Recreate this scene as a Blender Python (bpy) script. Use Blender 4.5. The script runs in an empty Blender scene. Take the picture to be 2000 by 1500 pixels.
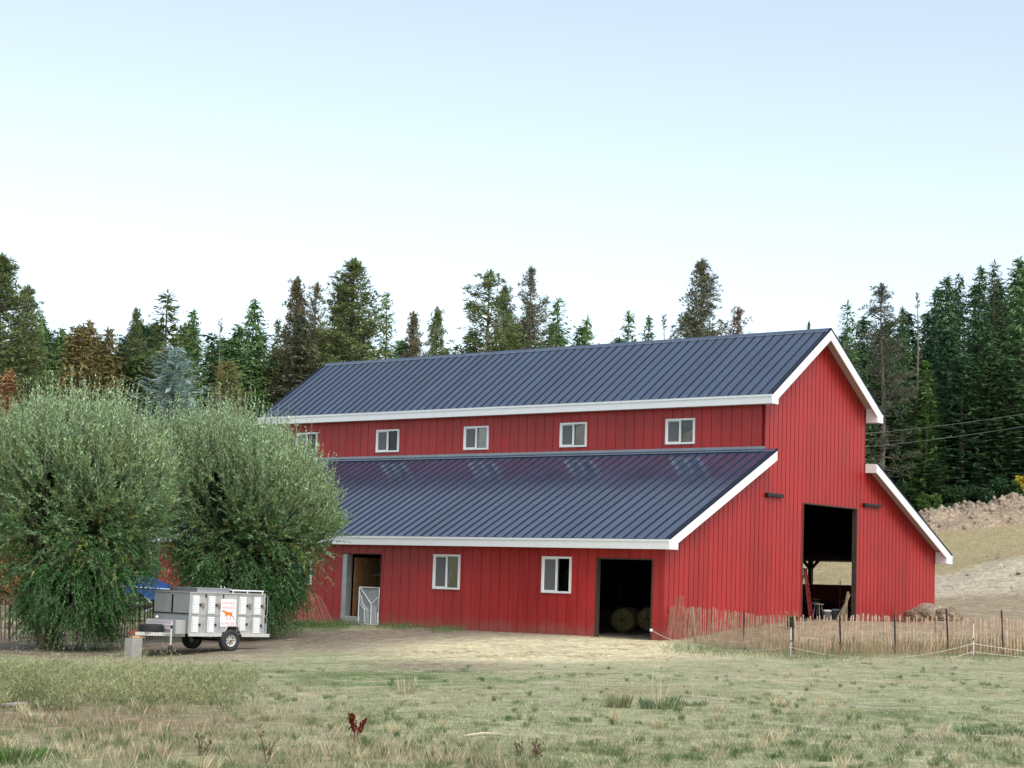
import bpy, math, random
import numpy as np
from mathutils import Vector, Matrix
PI=math.pi
rng=np.random.default_rng(7); random.seed(7)
sc=bpy.context.scene
COL=bpy.data.collections.new('place'); sc.collection.children.link(COL)

# ------------------------------------------------------------------ camera
CP=np.array([-48.457,-33.791,1.3765]); YAW,PIT,ROL,F=0.87861,0.1083,0.03394,3701.3
fw=np.array([math.sin(YAW)*math.cos(PIT),math.cos(YAW)*math.cos(PIT),math.sin(PIT)])
rh=np.array([math.cos(YAW),-math.sin(YAW),0.]); up0=np.cross(rh,fw)
cr=math.cos(ROL)*rh+math.sin(ROL)*up0; cu=-math.sin(ROL)*rh+math.cos(ROL)*up0
fh=np.array([math.sin(YAW),math.cos(YAW),0.])
cam=bpy.data.cameras.new('camera'); co=bpy.data.objects.new('camera',cam); COL.objects.link(co)
M=Matrix.Identity(4)
for i in range(3): M[i][0]=cr[i]; M[i][1]=cu[i]; M[i][2]=-fw[i]; M[i][3]=CP[i]
co.matrix_world=M; cam.sensor_width=36; cam.lens=F/2000*36; cam.clip_end=2000; cam.clip_start=.1
sc.camera=co
def at(px,py,d):
    """the world point seen at photo pixel (px,py) at horizontal distance d"""
    q=fw*F+cr*(px-1000)-cu*(py-750); return CP+q*(d/(q@fh))
def pix(P):
    D=np.asarray(P,float)-CP; z=D@fw; z=np.where(z<.5,.5,z)
    return 1000+F*(D@cr)/z, 750-F*(D@cu)/z
def ud(x,y): return (x-CP[0])*rh[0]+(y-CP[1])*rh[1],(x-CP[0])*fh[0]+(y-CP[1])*fh[1]
def xy(u,d): return CP[0]+u*rh[0]+d*fh[0], CP[1]+u*rh[1]+d*fh[1]

# ------------------------------------------------------------------ noise
def vn(x,y,s=0):
    xi=np.floor(x).astype(np.int64); yi=np.floor(y).astype(np.int64); xf=x-xi; yf=y-yi
    def h(a,b):
        n=(a*374761393+b*668265263+s*982451653)&0x7fffffff
        n=((n^(n>>13))*1274126177)&0x7fffffff
        return ((n^(n>>16))&0xffff)/65535.
    u=xf*xf*(3-2*xf); v=yf*yf*(3-2*yf)
    return (h(xi,yi)*(1-u)+h(xi+1,yi)*u)*(1-v)+(h(xi,yi+1)*(1-u)+h(xi+1,yi+1)*u)*v
def fbm(x,y,s=0,o=4):
    t=0;a=.5;n=0
    for i in range(o): t=t+a*vn(x*2**i,y*2**i,s+i*17); n+=a; a*=.5
    return t/n
def sstep(a,b,x): t=np.clip((x-a)/(b-a),0,1); return t*t*(3-2*t)

# ------------------------------------------------------------------ terrain
ctl=[]
def cw(x,y,z): u,d=ud(x,y); ctl.append((u,d,z))
def cp(px,py,d): P=at(px,py,d); cw(P[0],P[1],P[2])
def cz(px,d,z): P=at(px,1150,d); cw(P[0],P[1],z)
for u in (-60,-30,0,30,60):
    ctl.append((u,-20,-.1)); ctl.append((u,0,-.12))
for px in (-500,0,500,1000,1500,2000,2500): cz(px,13,-.12)
cz(0,30,-.42);cz(500,30,-.38);cz(1000,30,-.22);cz(1500,30,-.18);cz(2000,30,-.12);cz(2600,30,0)
cp(267,1284,51.5);cp(446,1272,53);cp(92,1267,54);cz(-300,54,-.8);cz(-900,54,-.8);cz(700,50,-.35);cz(1000,50,-.2);cz(220,62,-.7);cz(600,60,-.35)
cp(1356,1262,56);cp(1545,1280,54);cp(1650,1276,54);cp(1750,1275,54);cp(1850,1280,54);cp(1960,1282,54);cz(2400,54,.15)
for x,y,z in ((0,0,0),(0,3,0),(0,6,0),(0,9,0),(0,12,0),(0,14,0),(0,18,-.1),(0,24,-.2),(-2,3,-.03),(-2,9,-.05),(-3,14,-.15),
   (1.5,1.5,.02),(3,0,.27),(5.4,0,.5),(8,0,.66),(12,0,.70),(15,0,.7),(18,0,.75),(10,6,.7),(18,6,.75),(18,14,.8),(10,20,.6),(5,14,.3),(3,6,.15),(-.2,27,-.2)): cw(x,y,z)
cz(200,80,-.5);cz(250,112,0);cz(-200,90,-.3);cz(0,130,.6);cz(500,120,.8);cz(500,150,2.2);cz(0,160,3);cz(0,220,8);cz(600,220,7);cz(-900,150,1);cz(-900,220,7)
cz(1000,110,1.4);cz(1000,140,3.2);cz(1300,140,4.2);cz(1620,100,2.0);cz(1620,130,4.6);cz(1000,220,7);cz(1500,220,12)
cp(1900,1200,80);cp(2000,1200,80);cp(1900,1168,90);cp(1995,1165,90);cp(1830,1165,92)
cp(1835,1128,98);cp(1900,1112,98);cp(1990,1095,98)
cp(1835,1045,138);cp(1990,1028,138);cp(1830,1035,148);cp(1990,1020,148)
cz(1830,165,8.6);cz(2000,165,9.5);cz(2500,165,12);cz(1830,230,17);cz(2000,230,20);cz(2600,230,26);cz(2600,100,5);cz(2600,80,2)
for u in (-150,-75,0): ctl.append((u,320,12))
for u in (75,150): ctl.append((u,320,26))
ctl=np.array(ctl)
def kern(u,d,c): return np.sqrt((u[...,None]-c[:,0])**2+(d[...,None]-c[:,1])**2+4.)
n=len(ctl); A=np.zeros((n+3,n+3)); A[:n,:n]=kern(ctl[:,0],ctl[:,1],ctl)+np.eye(n)*-.02
A[:n,n]=1;A[:n,n+1]=ctl[:,0];A[:n,n+2]=ctl[:,1];A[n:,:n]=A[:n,n:].T
Wt=np.linalg.solve(A,np.concatenate([ctl[:,2],[0,0,0]]))
def tz(x,y):
    x=np.asarray(x,float);y=np.asarray(y,float)
    u,d=ud(x,y); s=u.shape; uf=u.ravel();df=d.ravel(); out=np.zeros(uf.shape)
    for i in range(0,len(uf),20000):
        a=uf[i:i+20000];b=df[i:i+20000]
        out[i:i+20000]=kern(a,b,ctl)@Wt[:-3]+Wt[-3]+Wt[-2]*a+Wt[-1]*b
    out=out.reshape(s)
    fade=sstep(4,60,np.hypot(x-6,y-8)-8)*.9+.1
    inb=((x>-1.5)&(x<19.5)&(y>-1.5)&(y<25))
    rough=(fbm(x*.35,y*.35,3)-.5)*.16+(fbm(x*1.6,y*1.6,5,3)-.5)*.05
    bank=np.exp(-((d-97)/5)**2)*sstep(18,24,u)
    rough=rough*np.where(inb,.15,1)+bank*(fbm(x*.9,y*.9,9)-.5)*.6
    return out+rough
def gz(x,y): return float(tz(np.array([x]),np.array([y]))[0])
def onground(px,py):
    """march a sight line down to the terrain"""
    q=fw*F+cr*(px-1000)-cu*(py-750); q=q/(q@fh); dd=np.concatenate([np.arange(8,80,.1),np.arange(80,250,.5)])
    P=CP+q*dd[:,None]; h=P[:,2]-tz(P[:,0],P[:,1]); k=np.argmax(h<0) if (h<0).any() else len(dd)-1
    return P[k]

# ------------------------------------------------------------------ materials
def mat(name,base=(.5,.5,.5),rough=.6,metal=0,spec=.5,noise=None,bump=None,attr=None,objcol=False,coat=0,trans=0,emit=None):
    """noise=(scale,amount) mottles the colour; bump=(scale,strength,distance)"""
    m=bpy.data.materials.new(name); m.use_nodes=True; nt=m.node_tree; N=nt.nodes; L=nt.links
    b=N['Principled BSDF']; b.inputs['Roughness'].default_value=rough; b.inputs['Metallic'].default_value=metal
    b.inputs['Specular IOR Level'].default_value=min(spec,1); b.inputs['IOR'].default_value=1.9 if spec>=1 else 1.5; b.inputs['Coat Weight'].default_value=coat
    b.inputs['Base Color'].default_value=(*base,1); src=None
    if attr: a=N.new('ShaderNodeAttribute'); a.attribute_name=attr; src=a.outputs['Color']
    if objcol: a=N.new('ShaderNodeObjectInfo'); src=a.outputs['Color']
    if src is None: r=N.new('ShaderNodeRGB'); r.outputs[0].default_value=(*base,1); src=r.outputs[0]
    tc=N.new('ShaderNodeTexCoord')
    if noise:
        for sc_,am in (noise if isinstance(noise,list) else [noise]):
            t=N.new('ShaderNodeTexNoise'); t.inputs['Scale'].default_value=sc_; t.inputs['Detail'].default_value=6; t.inputs['Roughness'].default_value=.65
            L.new(tc.outputs['Object'],t.inputs['Vector'])
            mr=N.new('ShaderNodeMapRange'); mr.inputs[1].default_value=.3; mr.inputs[2].default_value=.7; mr.inputs[3].default_value=1-am; mr.inputs[4].default_value=1+am
            L.new(t.outputs['Fac'],mr.inputs[0])
            mx=N.new('ShaderNodeVectorMath'); mx.operation='SCALE'; L.new(src,mx.inputs[0]); L.new(mr.outputs[0],mx.inputs['Scale']); src=mx.outputs[0]
    L.new(src,b.inputs['Base Color'])
    if bump:
        t=N.new('ShaderNodeTexNoise'); t.inputs['Scale'].default_value=bump[0]; t.inputs['Detail'].default_value=5
        L.new(tc.outputs['Object'],t.inputs['Vector'])
        bn=N.new('ShaderNodeBump'); bn.inputs['Strength'].default_value=bump[1]; bn.inputs['Distance'].default_value=bump[2]
        L.new(t.outputs['Fac'],bn.inputs['Height']); L.new(bn.outputs[0],b.inputs['Normal'])
    if trans:
        tr=N.new('ShaderNodeBsdfTranslucent'); L.new(src,tr.inputs['Color']); ms=N.new('ShaderNodeMixShader'); ms.inputs[0].default_value=trans
        L.new(b.outputs[0],ms.inputs[1]); L.new(tr.outputs[0],ms.inputs[2]); L.new(ms.outputs[0],N['Material Output'].inputs['Surface'])
    return m
M_={}
def streaky(m,scale,sz,am,rgh=None):
    """vertical weather streaks multiplied into the base colour of m"""
    nt=m.node_tree;N=nt.nodes;L=nt.links;b=N['Principled BSDF']; src=b.inputs['Base Color'].links[0].from_socket
    tc=N.new('ShaderNodeTexCoord'); mp=N.new('ShaderNodeMapping'); mp.inputs['Scale'].default_value=(scale,scale,sz); L.new(tc.outputs['Object'],mp.inputs[0])
    t=N.new('ShaderNodeTexNoise'); t.inputs['Scale'].default_value=1; t.inputs['Detail'].default_value=5; L.new(mp.outputs[0],t.inputs['Vector'])
    mr=N.new('ShaderNodeMapRange'); mr.inputs[1].default_value=.3; mr.inputs[2].default_value=.7; mr.inputs[3].default_value=1-am; mr.inputs[4].default_value=1+am; L.new(t.outputs['Fac'],mr.inputs[0])
    mx=N.new('ShaderNodeVectorMath'); mx.operation='SCALE'; L.new(src,mx.inputs[0]); L.new(mr.outputs[0],mx.inputs['Scale']); L.new(mx.outputs[0],b.inputs['Base Color'])
    if rgh:
        mr2=N.new('ShaderNodeMapRange'); mr2.inputs[1].default_value=.3; mr2.inputs[2].default_value=.7; mr2.inputs[3].default_value=rgh[0]; mr2.inputs[4].default_value=rgh[1]
        L.new(t.outputs['Fac'],mr2.inputs[0]); L.new(mr2.outputs[0],b.inputs['Roughness'])
M_['red']=mat('red_painted_siding',(.375,.022,.020),.42,spec=.5,noise=[(.5,.10),(9,.06)],bump=(60,.25,.004)); streaky(M_['red'],4,.5,.11,(.36,.52))
def mud(m):
    nt=m.node_tree;N=nt.nodes;L=nt.links;b=N['Principled BSDF'];src=b.inputs['Base Color'].links[0].from_socket
    tc=N.new('ShaderNodeTexCoord');sx=N.new('ShaderNodeSeparateXYZ');L.new(tc.outputs['Object'],sx.inputs[0])
    t=N.new('ShaderNodeTexNoise');t.inputs['Scale'].default_value=2.5;t.inputs['Detail'].default_value=7;L.new(tc.outputs['Object'],t.inputs['Vector'])
    # splash height follows the ground, which climbs along the gable
    gx=N.new('ShaderNodeMapRange');gx.inputs[1].default_value=0;gx.inputs[2].default_value=8;gx.inputs[3].default_value=0;gx.inputs[4].default_value=.66;L.new(sx.outputs['X'],gx.inputs[0])
    sb=N.new('ShaderNodeMath');sb.operation='SUBTRACT';L.new(sx.outputs['Z'],sb.inputs[0]);L.new(gx.outputs[0],sb.inputs[1])
    ad=N.new('ShaderNodeMath');ad.operation='MULTIPLY_ADD';L.new(t.outputs['Fac'],ad.inputs[0]);ad.inputs[1].default_value=-.7;L.new(sb.outputs[0],ad.inputs[2])
    mr=N.new('ShaderNodeMapRange');mr.inputs[1].default_value=-.30;mr.inputs[2].default_value=.10;mr.inputs[3].default_value=.55;mr.inputs[4].default_value=0;L.new(ad.outputs[0],mr.inputs[0])
    mx=N.new('ShaderNodeMix');mx.data_type='RGBA';L.new(mr.outputs[0],mx.inputs['Factor']);L.new(src,mx.inputs['A']);mx.inputs['B'].default_value=(.26,.12,.09,1);L.new(mx.outputs['Result'],b.inputs['Base Color'])
mud(M_['red'])
def sheets(m,wx,wy,pitch,am,rough=None):
    '''every sheet of cladding a little different'''
    nt=m.node_tree;N=nt.nodes;L=nt.links;b=N['Principled BSDF'];src=b.inputs['Base Color'].links[0].from_socket
    tc=N.new('ShaderNodeTexCoord');dt=N.new('ShaderNodeVectorMath');dt.operation='DOT_PRODUCT';dt.inputs[1].default_value=(wx/pitch,wy/pitch,0);L.new(tc.outputs['Object'],dt.inputs[0])
    fl=N.new('ShaderNodeMath');fl.operation='FLOOR';L.new(dt.outputs['Value'],fl.inputs[0])
    wn=N.new('ShaderNodeTexWhiteNoise');wn.noise_dimensions='1D';L.new(fl.outputs[0],wn.inputs['W'])
    mr=N.new('ShaderNodeMapRange');mr.inputs[3].default_value=1-am;mr.inputs[4].default_value=1+am;L.new(wn.outputs['Value'],mr.inputs[0])
    mx=N.new('ShaderNodeVectorMath');mx.operation='SCALE';L.new(src,mx.inputs[0]);L.new(mr.outputs[0],mx.inputs['Scale']);L.new(mx.outputs[0],b.inputs['Base Color'])
sheets(M_['red'],1,1,1.218,.07); sheets(M_['red'],1,1,.4063,.04)
M_['redback']=mat('red_siding_groove',(.15,.010,.012),.8,spec=.1)
M_['white']=mat('white_trim_paint',(.82,.82,.80),.45,noise=(3,.03))
M_['soffit']=mat('soffit_board',(.52,.42,.37),.7,noise=(6,.05))
M_['roof']=mat('navy_metal_roofing',(.040,.062,.110),.20,spec=1.0,noise=(.7,.10)); streaky(M_['roof'],2.,.5,.06,(.15,.24)); sheets(M_['roof'],0,1,.8126,.12)
M_['seam']=mat('seam_shade_and_edge',(.014,.020,.036),.6,spec=.2)  # rib shade and dark reflections put into the colour; also colours edge strips
M_['black']=mat('black_metal',(.012,.012,.012),.5)
M_['glass']=None
M_['wood']=mat('weathered_wood',(.28,.20,.13),.8,noise=[(4,.2),(30,.15)],bump=(50,.3,.004)); streaky(M_['wood'],25,1,.2)
M_['plank']=mat('brown_plank',(.30,.15,.06),.75,noise=[(3,.25),(25,.15)]); streaky(M_['plank'],20,.8,.3)
M_['darkwood']=mat('dark_timber',(.07,.04,.03),.85,noise=(6,.3))
M_['int']=mat('interior_shade_black',(.012,.009,.007),.95,spec=.05,noise=(4,.3))  # near-black colour stands in for the shade inside the barn
M_['concrete']=mat('rough_concrete',(.36,.34,.31),.9,noise=[(4,.12),(40,.12)],bump=(60,.4,.005))
M_['galv']=mat('grey_galvanised_steel',(.42,.43,.44),.45,metal=.6,noise=[(5,.12)])
M_['alu']=mat('dull_aluminium_sheet',(.46,.445,.42),.5,metal=.3,noise=[(2,.10),(22,.08)]); streaky(M_['alu'],8,2,.07)
M_['alud']=mat('plain_grey_sheet',(.38,.385,.375),.5,metal=.1,noise=[(2,.12)])  # slightly darker grey than the body sheet
M_['ventw']=mat('white_vent_plastic',(.85,.85,.83),.4)
M_['rubber']=mat('black_rubber',(.03,.03,.032),.75,noise=(20,.3),bump=(60,.4,.004))
M_['rim']=mat('dirty_white_steel',(.55,.53,.47),.5,noise=(20,.15))
M_['sign']=mat('white_sign_sheet',(.86,.85,.85),.35)
M_['pinktext']=mat('faded_red_print',(.62,.13,.17),.6)
M_['orange']=mat('orange_print',(.85,.20,.01),.5,noise=(20,.1))
M_['darkprint']=mat('dark_print',(.06,.04,.04),.6)
M_['rust']=mat('rusty_steel',(.20,.07,.035),.85,noise=(14,.35))
M_['grid']=mat('grey_panel',(.30,.30,.29),.7,noise=(8,.15))
M_['rope']=mat('white_rope',(.72,.68,.60),.7)
M_['slat']=mat('weathered_lath',(.47,.32,.215),.85,noise=[(5,.45),(15,.2)])
M_['slatred']=mat('red_stained_lath',(.40,.15,.11),.85,noise=[(2,.3),(15,.15)])
M_['slatdark']=mat('dark_stained_lath',(.13,.055,.04),.85,noise=[(2,.35)])
M_['post']=mat('dark_steel_post',(.03,.025,.025),.7)
M_['hay']=mat('hay',(.15,.125,.045),.95,noise=[(8,.3),(60,.3)],bump=(40,1,.03))
M_['bucket']=mat('white_bucket_plastic',(.80,.80,.82),.4)
M_['blue']=mat('blue_tarp',(.012,.07,.24),.4,noise=(3,.2),bump=(5,.5,.05))
M_['redmetal']=mat('red_painted_metal',(.22,.02,.02),.45,noise=(8,.15))
M_['yellow']=mat('yellow_plastic',(.6,.6,.04),.5)
M_['rock']=mat('pale_rock',(.40,.33,.27),.9,noise=[(2,.2),(14,.2)],bump=(9,.8,.06))
M_['bark']=mat('brown_bark',(.27,.17,.11),.95,noise=[(3,.3),(18,.3)],bump=(14,1,.03)); streaky(M_['bark'],10,1,.3)
M_['barkg']=mat('grey_bark',(.16,.13,.11),.95,noise=[(2,.3)])
M_['fol']=mat('conifer_needles',objcol=True,rough=.75,spec=.15,noise=[(.35,.28),(2.5,.28)],trans=.12)
M_['leaf']=mat('willow_leaves',attr='Col',rough=.55,spec=.2,trans=.18)
M_['blade']=mat('grass_blades',attr='Col',rough=.8,spec=.15,trans=.15)
M_['wire']=mat('thin_steel_wire',(.25,.25,.24),.5)
M_['cable']=mat('pale_cable',(.13,.15,.13),.6)
M_['flower']=mat('yellow_petals',(.7,.5,.08),.7)
M_['bucketred']=mat('red_petals',(.35,.05,.03),.7)
def glass():
    m=bpy.data.materials.new('window_glass'); m.use_nodes=True; N=m.node_tree.nodes; L=m.node_tree.links
    for x in list(N):
        if x.type!='OUTPUT_MATERIAL': N.remove(x)
    o=[x for x in N][0]; t=N.new('ShaderNodeBsdfTransparent'); t.inputs[0].default_value=(.72,.74,.74,1)
    g=N.new('ShaderNodeBsdfGlossy'); g.inputs['Roughness'].default_value=.02; g.inputs[0].default_value=(.9,.9,.9,1)
    fr=N.new('ShaderNodeFresnel'); fr.inputs[0].default_value=1.5; mx=N.new('ShaderNodeMixShader')
    L.new(fr.outputs[0],mx.inputs[0]);L.new(t.outputs[0],mx.inputs[1]);L.new(g.outputs[0],mx.inputs[2]);L.new(mx.outputs[0],o.inputs[0]); return m
M_['glass']=glass()
M_['screen']=mat('grey_insect_screen',(.13,.13,.135),.7)
M_['ply']=mat('warm_plywood',(.75,.42,.17),.7,noise=[(2,.2),(9,.15)])

# ground material: vertex colour times fine procedural speckle
def ground_mat():
    m=mat('ground',attr='Col',rough=.95,spec=.1)
    N=m.node_tree.nodes;L=m.node_tree.links;b=N['Principled BSDF'];src=b.inputs['Base Color'].links[0].from_socket
    tc=N.new('ShaderNodeTexCoord')
    for s,a in ((1.1,.16),(5.,.16),(26.,.38)):
        t=N.new('ShaderNodeTexNoise');t.inputs['Scale'].default_value=s;t.inputs['Detail'].default_value=4;t.inputs['Roughness'].default_value=.7;L.new(tc.outputs['Object'],t.inputs['Vector'])
        mr=N.new('ShaderNodeMapRange');mr.inputs[1].default_value=.32;mr.inputs[2].default_value=.68;mr.inputs[3].default_value=1-a;mr.inputs[4].default_value=1+a;L.new(t.outputs['Fac'],mr.inputs[0])
        mx=N.new('ShaderNodeVectorMath');mx.operation='SCALE';L.new(src,mx.inputs[0]);L.new(mr.outputs[0],mx.inputs['Scale']);src=mx.outputs[0]
    # straw-and-shoot flecks: tint between pale and dark
    mp=N.new('ShaderNodeMapping');mp.inputs['Scale'].default_value=(3.3,3.3,3.3);L.new(tc.outputs['Object'],mp.inputs[0])
    t=N.new('ShaderNodeTexNoise');t.inputs['Detail'].default_value=9;t.inputs['Roughness'].default_value=.78;t.inputs['Scale'].default_value=1;L.new(mp.outputs[0],t.inputs['Vector'])
    cr_=N.new('ShaderNodeValToRGB');e=cr_.color_ramp.elements;e[0].position=.36;e[0].color=(.58,.62,.54,1);e[1].position=.64;e[1].color=(1.28,1.24,1.16,1);L.new(t.outputs['Fac'],cr_.inputs[0])
    mm=N.new('ShaderNodeVectorMath');mm.operation='MULTIPLY';L.new(src,mm.inputs[0]);L.new(cr_.outputs[0],mm.inputs[1]);src=mm.outputs[0]
    def patch(sc_,lo,hi,colr,amt,seed):
        nonlocal src
        mp=N.new('ShaderNodeMapping');mp.inputs['Location'].default_value=(seed,seed*2,0);L.new(tc.outputs['Object'],mp.inputs[0])
        t=N.new('ShaderNodeTexNoise');t.inputs['Scale'].default_value=sc_;t.inputs['Detail'].default_value=7;t.inputs['Roughness'].default_value=.62;L.new(mp.outputs[0],t.inputs['Vector'])
        mr=N.new('ShaderNodeMapRange');mr.inputs[1].default_value=lo;mr.inputs[2].default_value=hi;mr.inputs[3].default_value=0;mr.inputs[4].default_value=amt;L.new(t.outputs['Fac'],mr.inputs[0])
        mx=N.new('ShaderNodeMix');mx.data_type='RGBA';L.new(mr.outputs[0],mx.inputs['Factor']);L.new(src,mx.inputs['A']);mx.inputs['B'].default_value=(*colr,1);src=mx.outputs['Result']
    patch(1.5,.60,.64,(.50,.43,.32),.75,3); patch(3.2,.62,.655,(.16,.15,.08),.6,11); patch(.9,.60,.66,(.30,.24,.16),.5,17)
    L.new(src,b.inputs['Base Color'])
    t=N.new('ShaderNodeTexNoise');t.inputs['Scale'].default_value=9;t.inputs['Detail'].default_value=8;L.new(tc.outputs['Object'],t.inputs['Vector'])
    bn=N.new('ShaderNodeBump');bn.inputs['Strength'].default_value=.8;bn.inputs['Distance'].default_value=.06;L.new(t.outputs['Fac'],bn.inputs['Height']);L.new(bn.outputs[0],b.inputs['Normal'])
    return m
M_['ground']=ground_mat()

# ------------------------------------------------------------------ mesh helpers
def mesh_np(name,V,Fc,m,parent=None,col=None,smooth=False,loc=None):
    """V (n,3), Fc (k,s) arrays -> object"""
    me=bpy.data.meshes.new(name); k,s=Fc.shape
    me.vertices.add(len(V)); me.vertices.foreach_set('co',np.ascontiguousarray(V,np.float32).ravel())
    me.loops.add(k*s); me.loops.foreach_set('vertex_index',Fc.astype(np.int32).ravel())
    me.polygons.add(k); me.polygons.foreach_set('loop_start',np.arange(0,k*s,s,dtype=np.int32))
    if smooth: me.polygons.foreach_set('use_smooth',np.ones(k,bool))
    me.update(calc_edges=True)
    if col is not None:
        a=me.attributes.new('Col','FLOAT_COLOR','POINT'); c=np.ones((len(V),4),np.float32); c[:,:3]=col; a.data.foreach_set('color',c.ravel())
    me.materials.append(m); o=bpy.data.objects.new(name,me); COL.objects.link(o)
    if parent: o.parent=parent
    if loc is not None: o.location=loc
    return o
class MB:
    def __init__(s): s.v=[];s.f=[];s.mi=[]
    def quad(s,a,b,c,d,mi=0): n=len(s.v); s.v+=[tuple(a),tuple(b),tuple(c),tuple(d)]; s.f.append((n,n+1,n+2,n+3)); s.mi.append(mi)
    def box(s,x0,x1,y0,y1,z0,z1,mi=0):
        n=len(s.v); s.v+=[(x,y,z) for x in (x0,x1) for y in (y0,y1) for z in (z0,z1)]
        for q in ((0,1,3,2),(4,6,7,5),(0,4,5,1),(2,3,7,6),(0,2,6,4),(1,5,7,3)): s.f.append(tuple(n+i for i in q)); s.mi.append(mi)
    def obox(s,o,ax,ay,az,mi=0):
        """box from corner o spanned by three vectors"""
        o,ax,ay,az=[np.array(t,float) for t in (o,ax,ay,az)]; n=len(s.v)
        s.v+=[tuple(o+ax*i+ay*j+az*k) for i in (0,1) for j in (0,1) for k in (0,1)]
        for q in ((0,1,3,2),(4,6,7,5),(0,4,5,1),(2,3,7,6),(0,2,6,4),(1,5,7,3)): s.f.append(tuple(n+i for i in q)); s.mi.append(mi)
    def beam(s,a,b,w,h=None,mi=0,upv=(0,0,1)):
        a=np.array(a,float);b=np.array(b,float);h=h or w;d=b-a;L=np.linalg.norm(d);d/=L
        u=np.array(upv,float); 
        if abs(d@u)>.95: u=np.array((1.,0,0))
        x=np.cross(d,u);x/=np.linalg.norm(x);z=np.cross(x,d); s.obox(a-x*w/2-z*h/2,d*L,x*w,z*h,mi)
    def prism(s,poly,e,mi=0):
        """extrude a 3D polygon by vector e"""
        n=len(s.v);k=len(poly);e=np.array(e,float); s.v+=[tuple(p) for p in poly]+[tuple(np.array(p)+e) for p in poly]
        s.f.append(tuple(range(n,n+k)));s.f.append(tuple(range(n+2*k-1,n+k-1,-1)));s.mi+=[mi,mi]
        for i in range(k): j=(i+1)%k; s.f.append((n+i,n+j,n+k+j,n+k+i)); s.mi.append(mi)
    def tube(s,pts,rs,seg=8,mi=0,cap=True):
        pts=[np.array(p,float) for p in pts]; n0=len(s.v); k=len(pts)
        if not hasattr(rs,'__len__'): rs=[rs]*k
        for i,p in enumerate(pts):
            d=pts[min(i+1,k-1)]-pts[max(i-1,0)]; d/=np.linalg.norm(d)+1e-9
            u=np.array((0,0,1.)) if abs(d[2])<.9 else np.array((1.,0,0)); x=np.cross(d,u);x/=np.linalg.norm(x);y=np.cross(d,x)
            for j in range(seg): t=2*PI*j/seg; s.v.append(tuple(p+(x*math.cos(t)+y*math.sin(t))*rs[i]))
        for i in range(k-1):
            for j in range(seg): a=n0+i*seg+j;b=n0+i*seg+(j+1)%seg; s.f.append((a,b,b+seg,a+seg)); s.mi.append(mi)
        if cap: s.f.append(tuple(n0+j for j in range(seg))[::-1]); s.f.append(tuple(n0+(k-1)*seg+j for j in range(seg))); s.mi+=[mi,mi]
    def lathe(s,c,axis,prof,seg=24,mi=0):
        """profile [(distance along axis, radius)] turned round axis through c"""
        c=np.array(c,float);d=np.array(axis,float);d/=np.linalg.norm(d);u=np.array((0,0,1.)) if abs(d[2])<.9 else np.array((1.,0,0));x=np.cross(d,u);x/=np.linalg.norm(x);y=np.cross(d,x);n0=len(s.v)
        for h,r in prof:
            for j in range(seg): t=2*PI*j/seg; s.v.append(tuple(c+d*h+(x*math.cos(t)+y*math.sin(t))*r))
        for i in range(len(prof)-1):
            for j in range(seg): a=n0+i*seg+j;b=n0+i*seg+(j+1)%seg; s.f.append((a,b,b+seg,a+seg)); s.mi.append(mi)
    def build(s,name,m,parent=None,smooth=False,bevel=0):
        me=bpy.data.meshes.new(name); me.from_pydata(s.v,[],s.f)
        ms=m if isinstance(m,(list,tuple)) else [m]
        for q in ms: me.materials.append(q)
        if len(ms)>1: me.polygons.foreach_set('material_index',s.mi)
        if smooth: me.polygons.foreach_set('use_smooth',[True]*len(s.f))
        me.update(); o=bpy.data.objects.new(name,me); COL.objects.link(o)
        if parent: o.parent=parent
        if bevel: b=o.modifiers.new('bevel','BEVEL'); b.width=bevel; b.segments=2; b.limit_method='ANGLE'
        return o
def tag(o,label=None,cat=None,group=None,kind=None):
    if label:o['label']=label
    if cat:o['category']=cat
    if group:o['group']=group
    if kind:o['kind']=kind
    return o
def thing(name,label,cat,loc=(0,0,0),rz=0,group=None):
    o=bpy.data.objects.new(name,None); COL.objects.link(o); o.location=loc; o.rotation_euler=(0,0,rz); o.empty_display_size=.2
    return tag(o,label,cat,group)
def at_origin(o): # a single-mesh thing whose origin should sit at its base
    me=o.data; n=len(me.vertices); a=np.zeros(n*3,np.float32); me.vertices.foreach_get('co',a); a=a.reshape(-1,3)
    c=np.array([(a[:,0].min()+a[:,0].max())/2,(a[:,1].min()+a[:,1].max())/2,a[:,2].min()]); a-=c; me.vertices.foreach_set('co',a.ravel()); me.update(); o.location=c; return o

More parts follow.
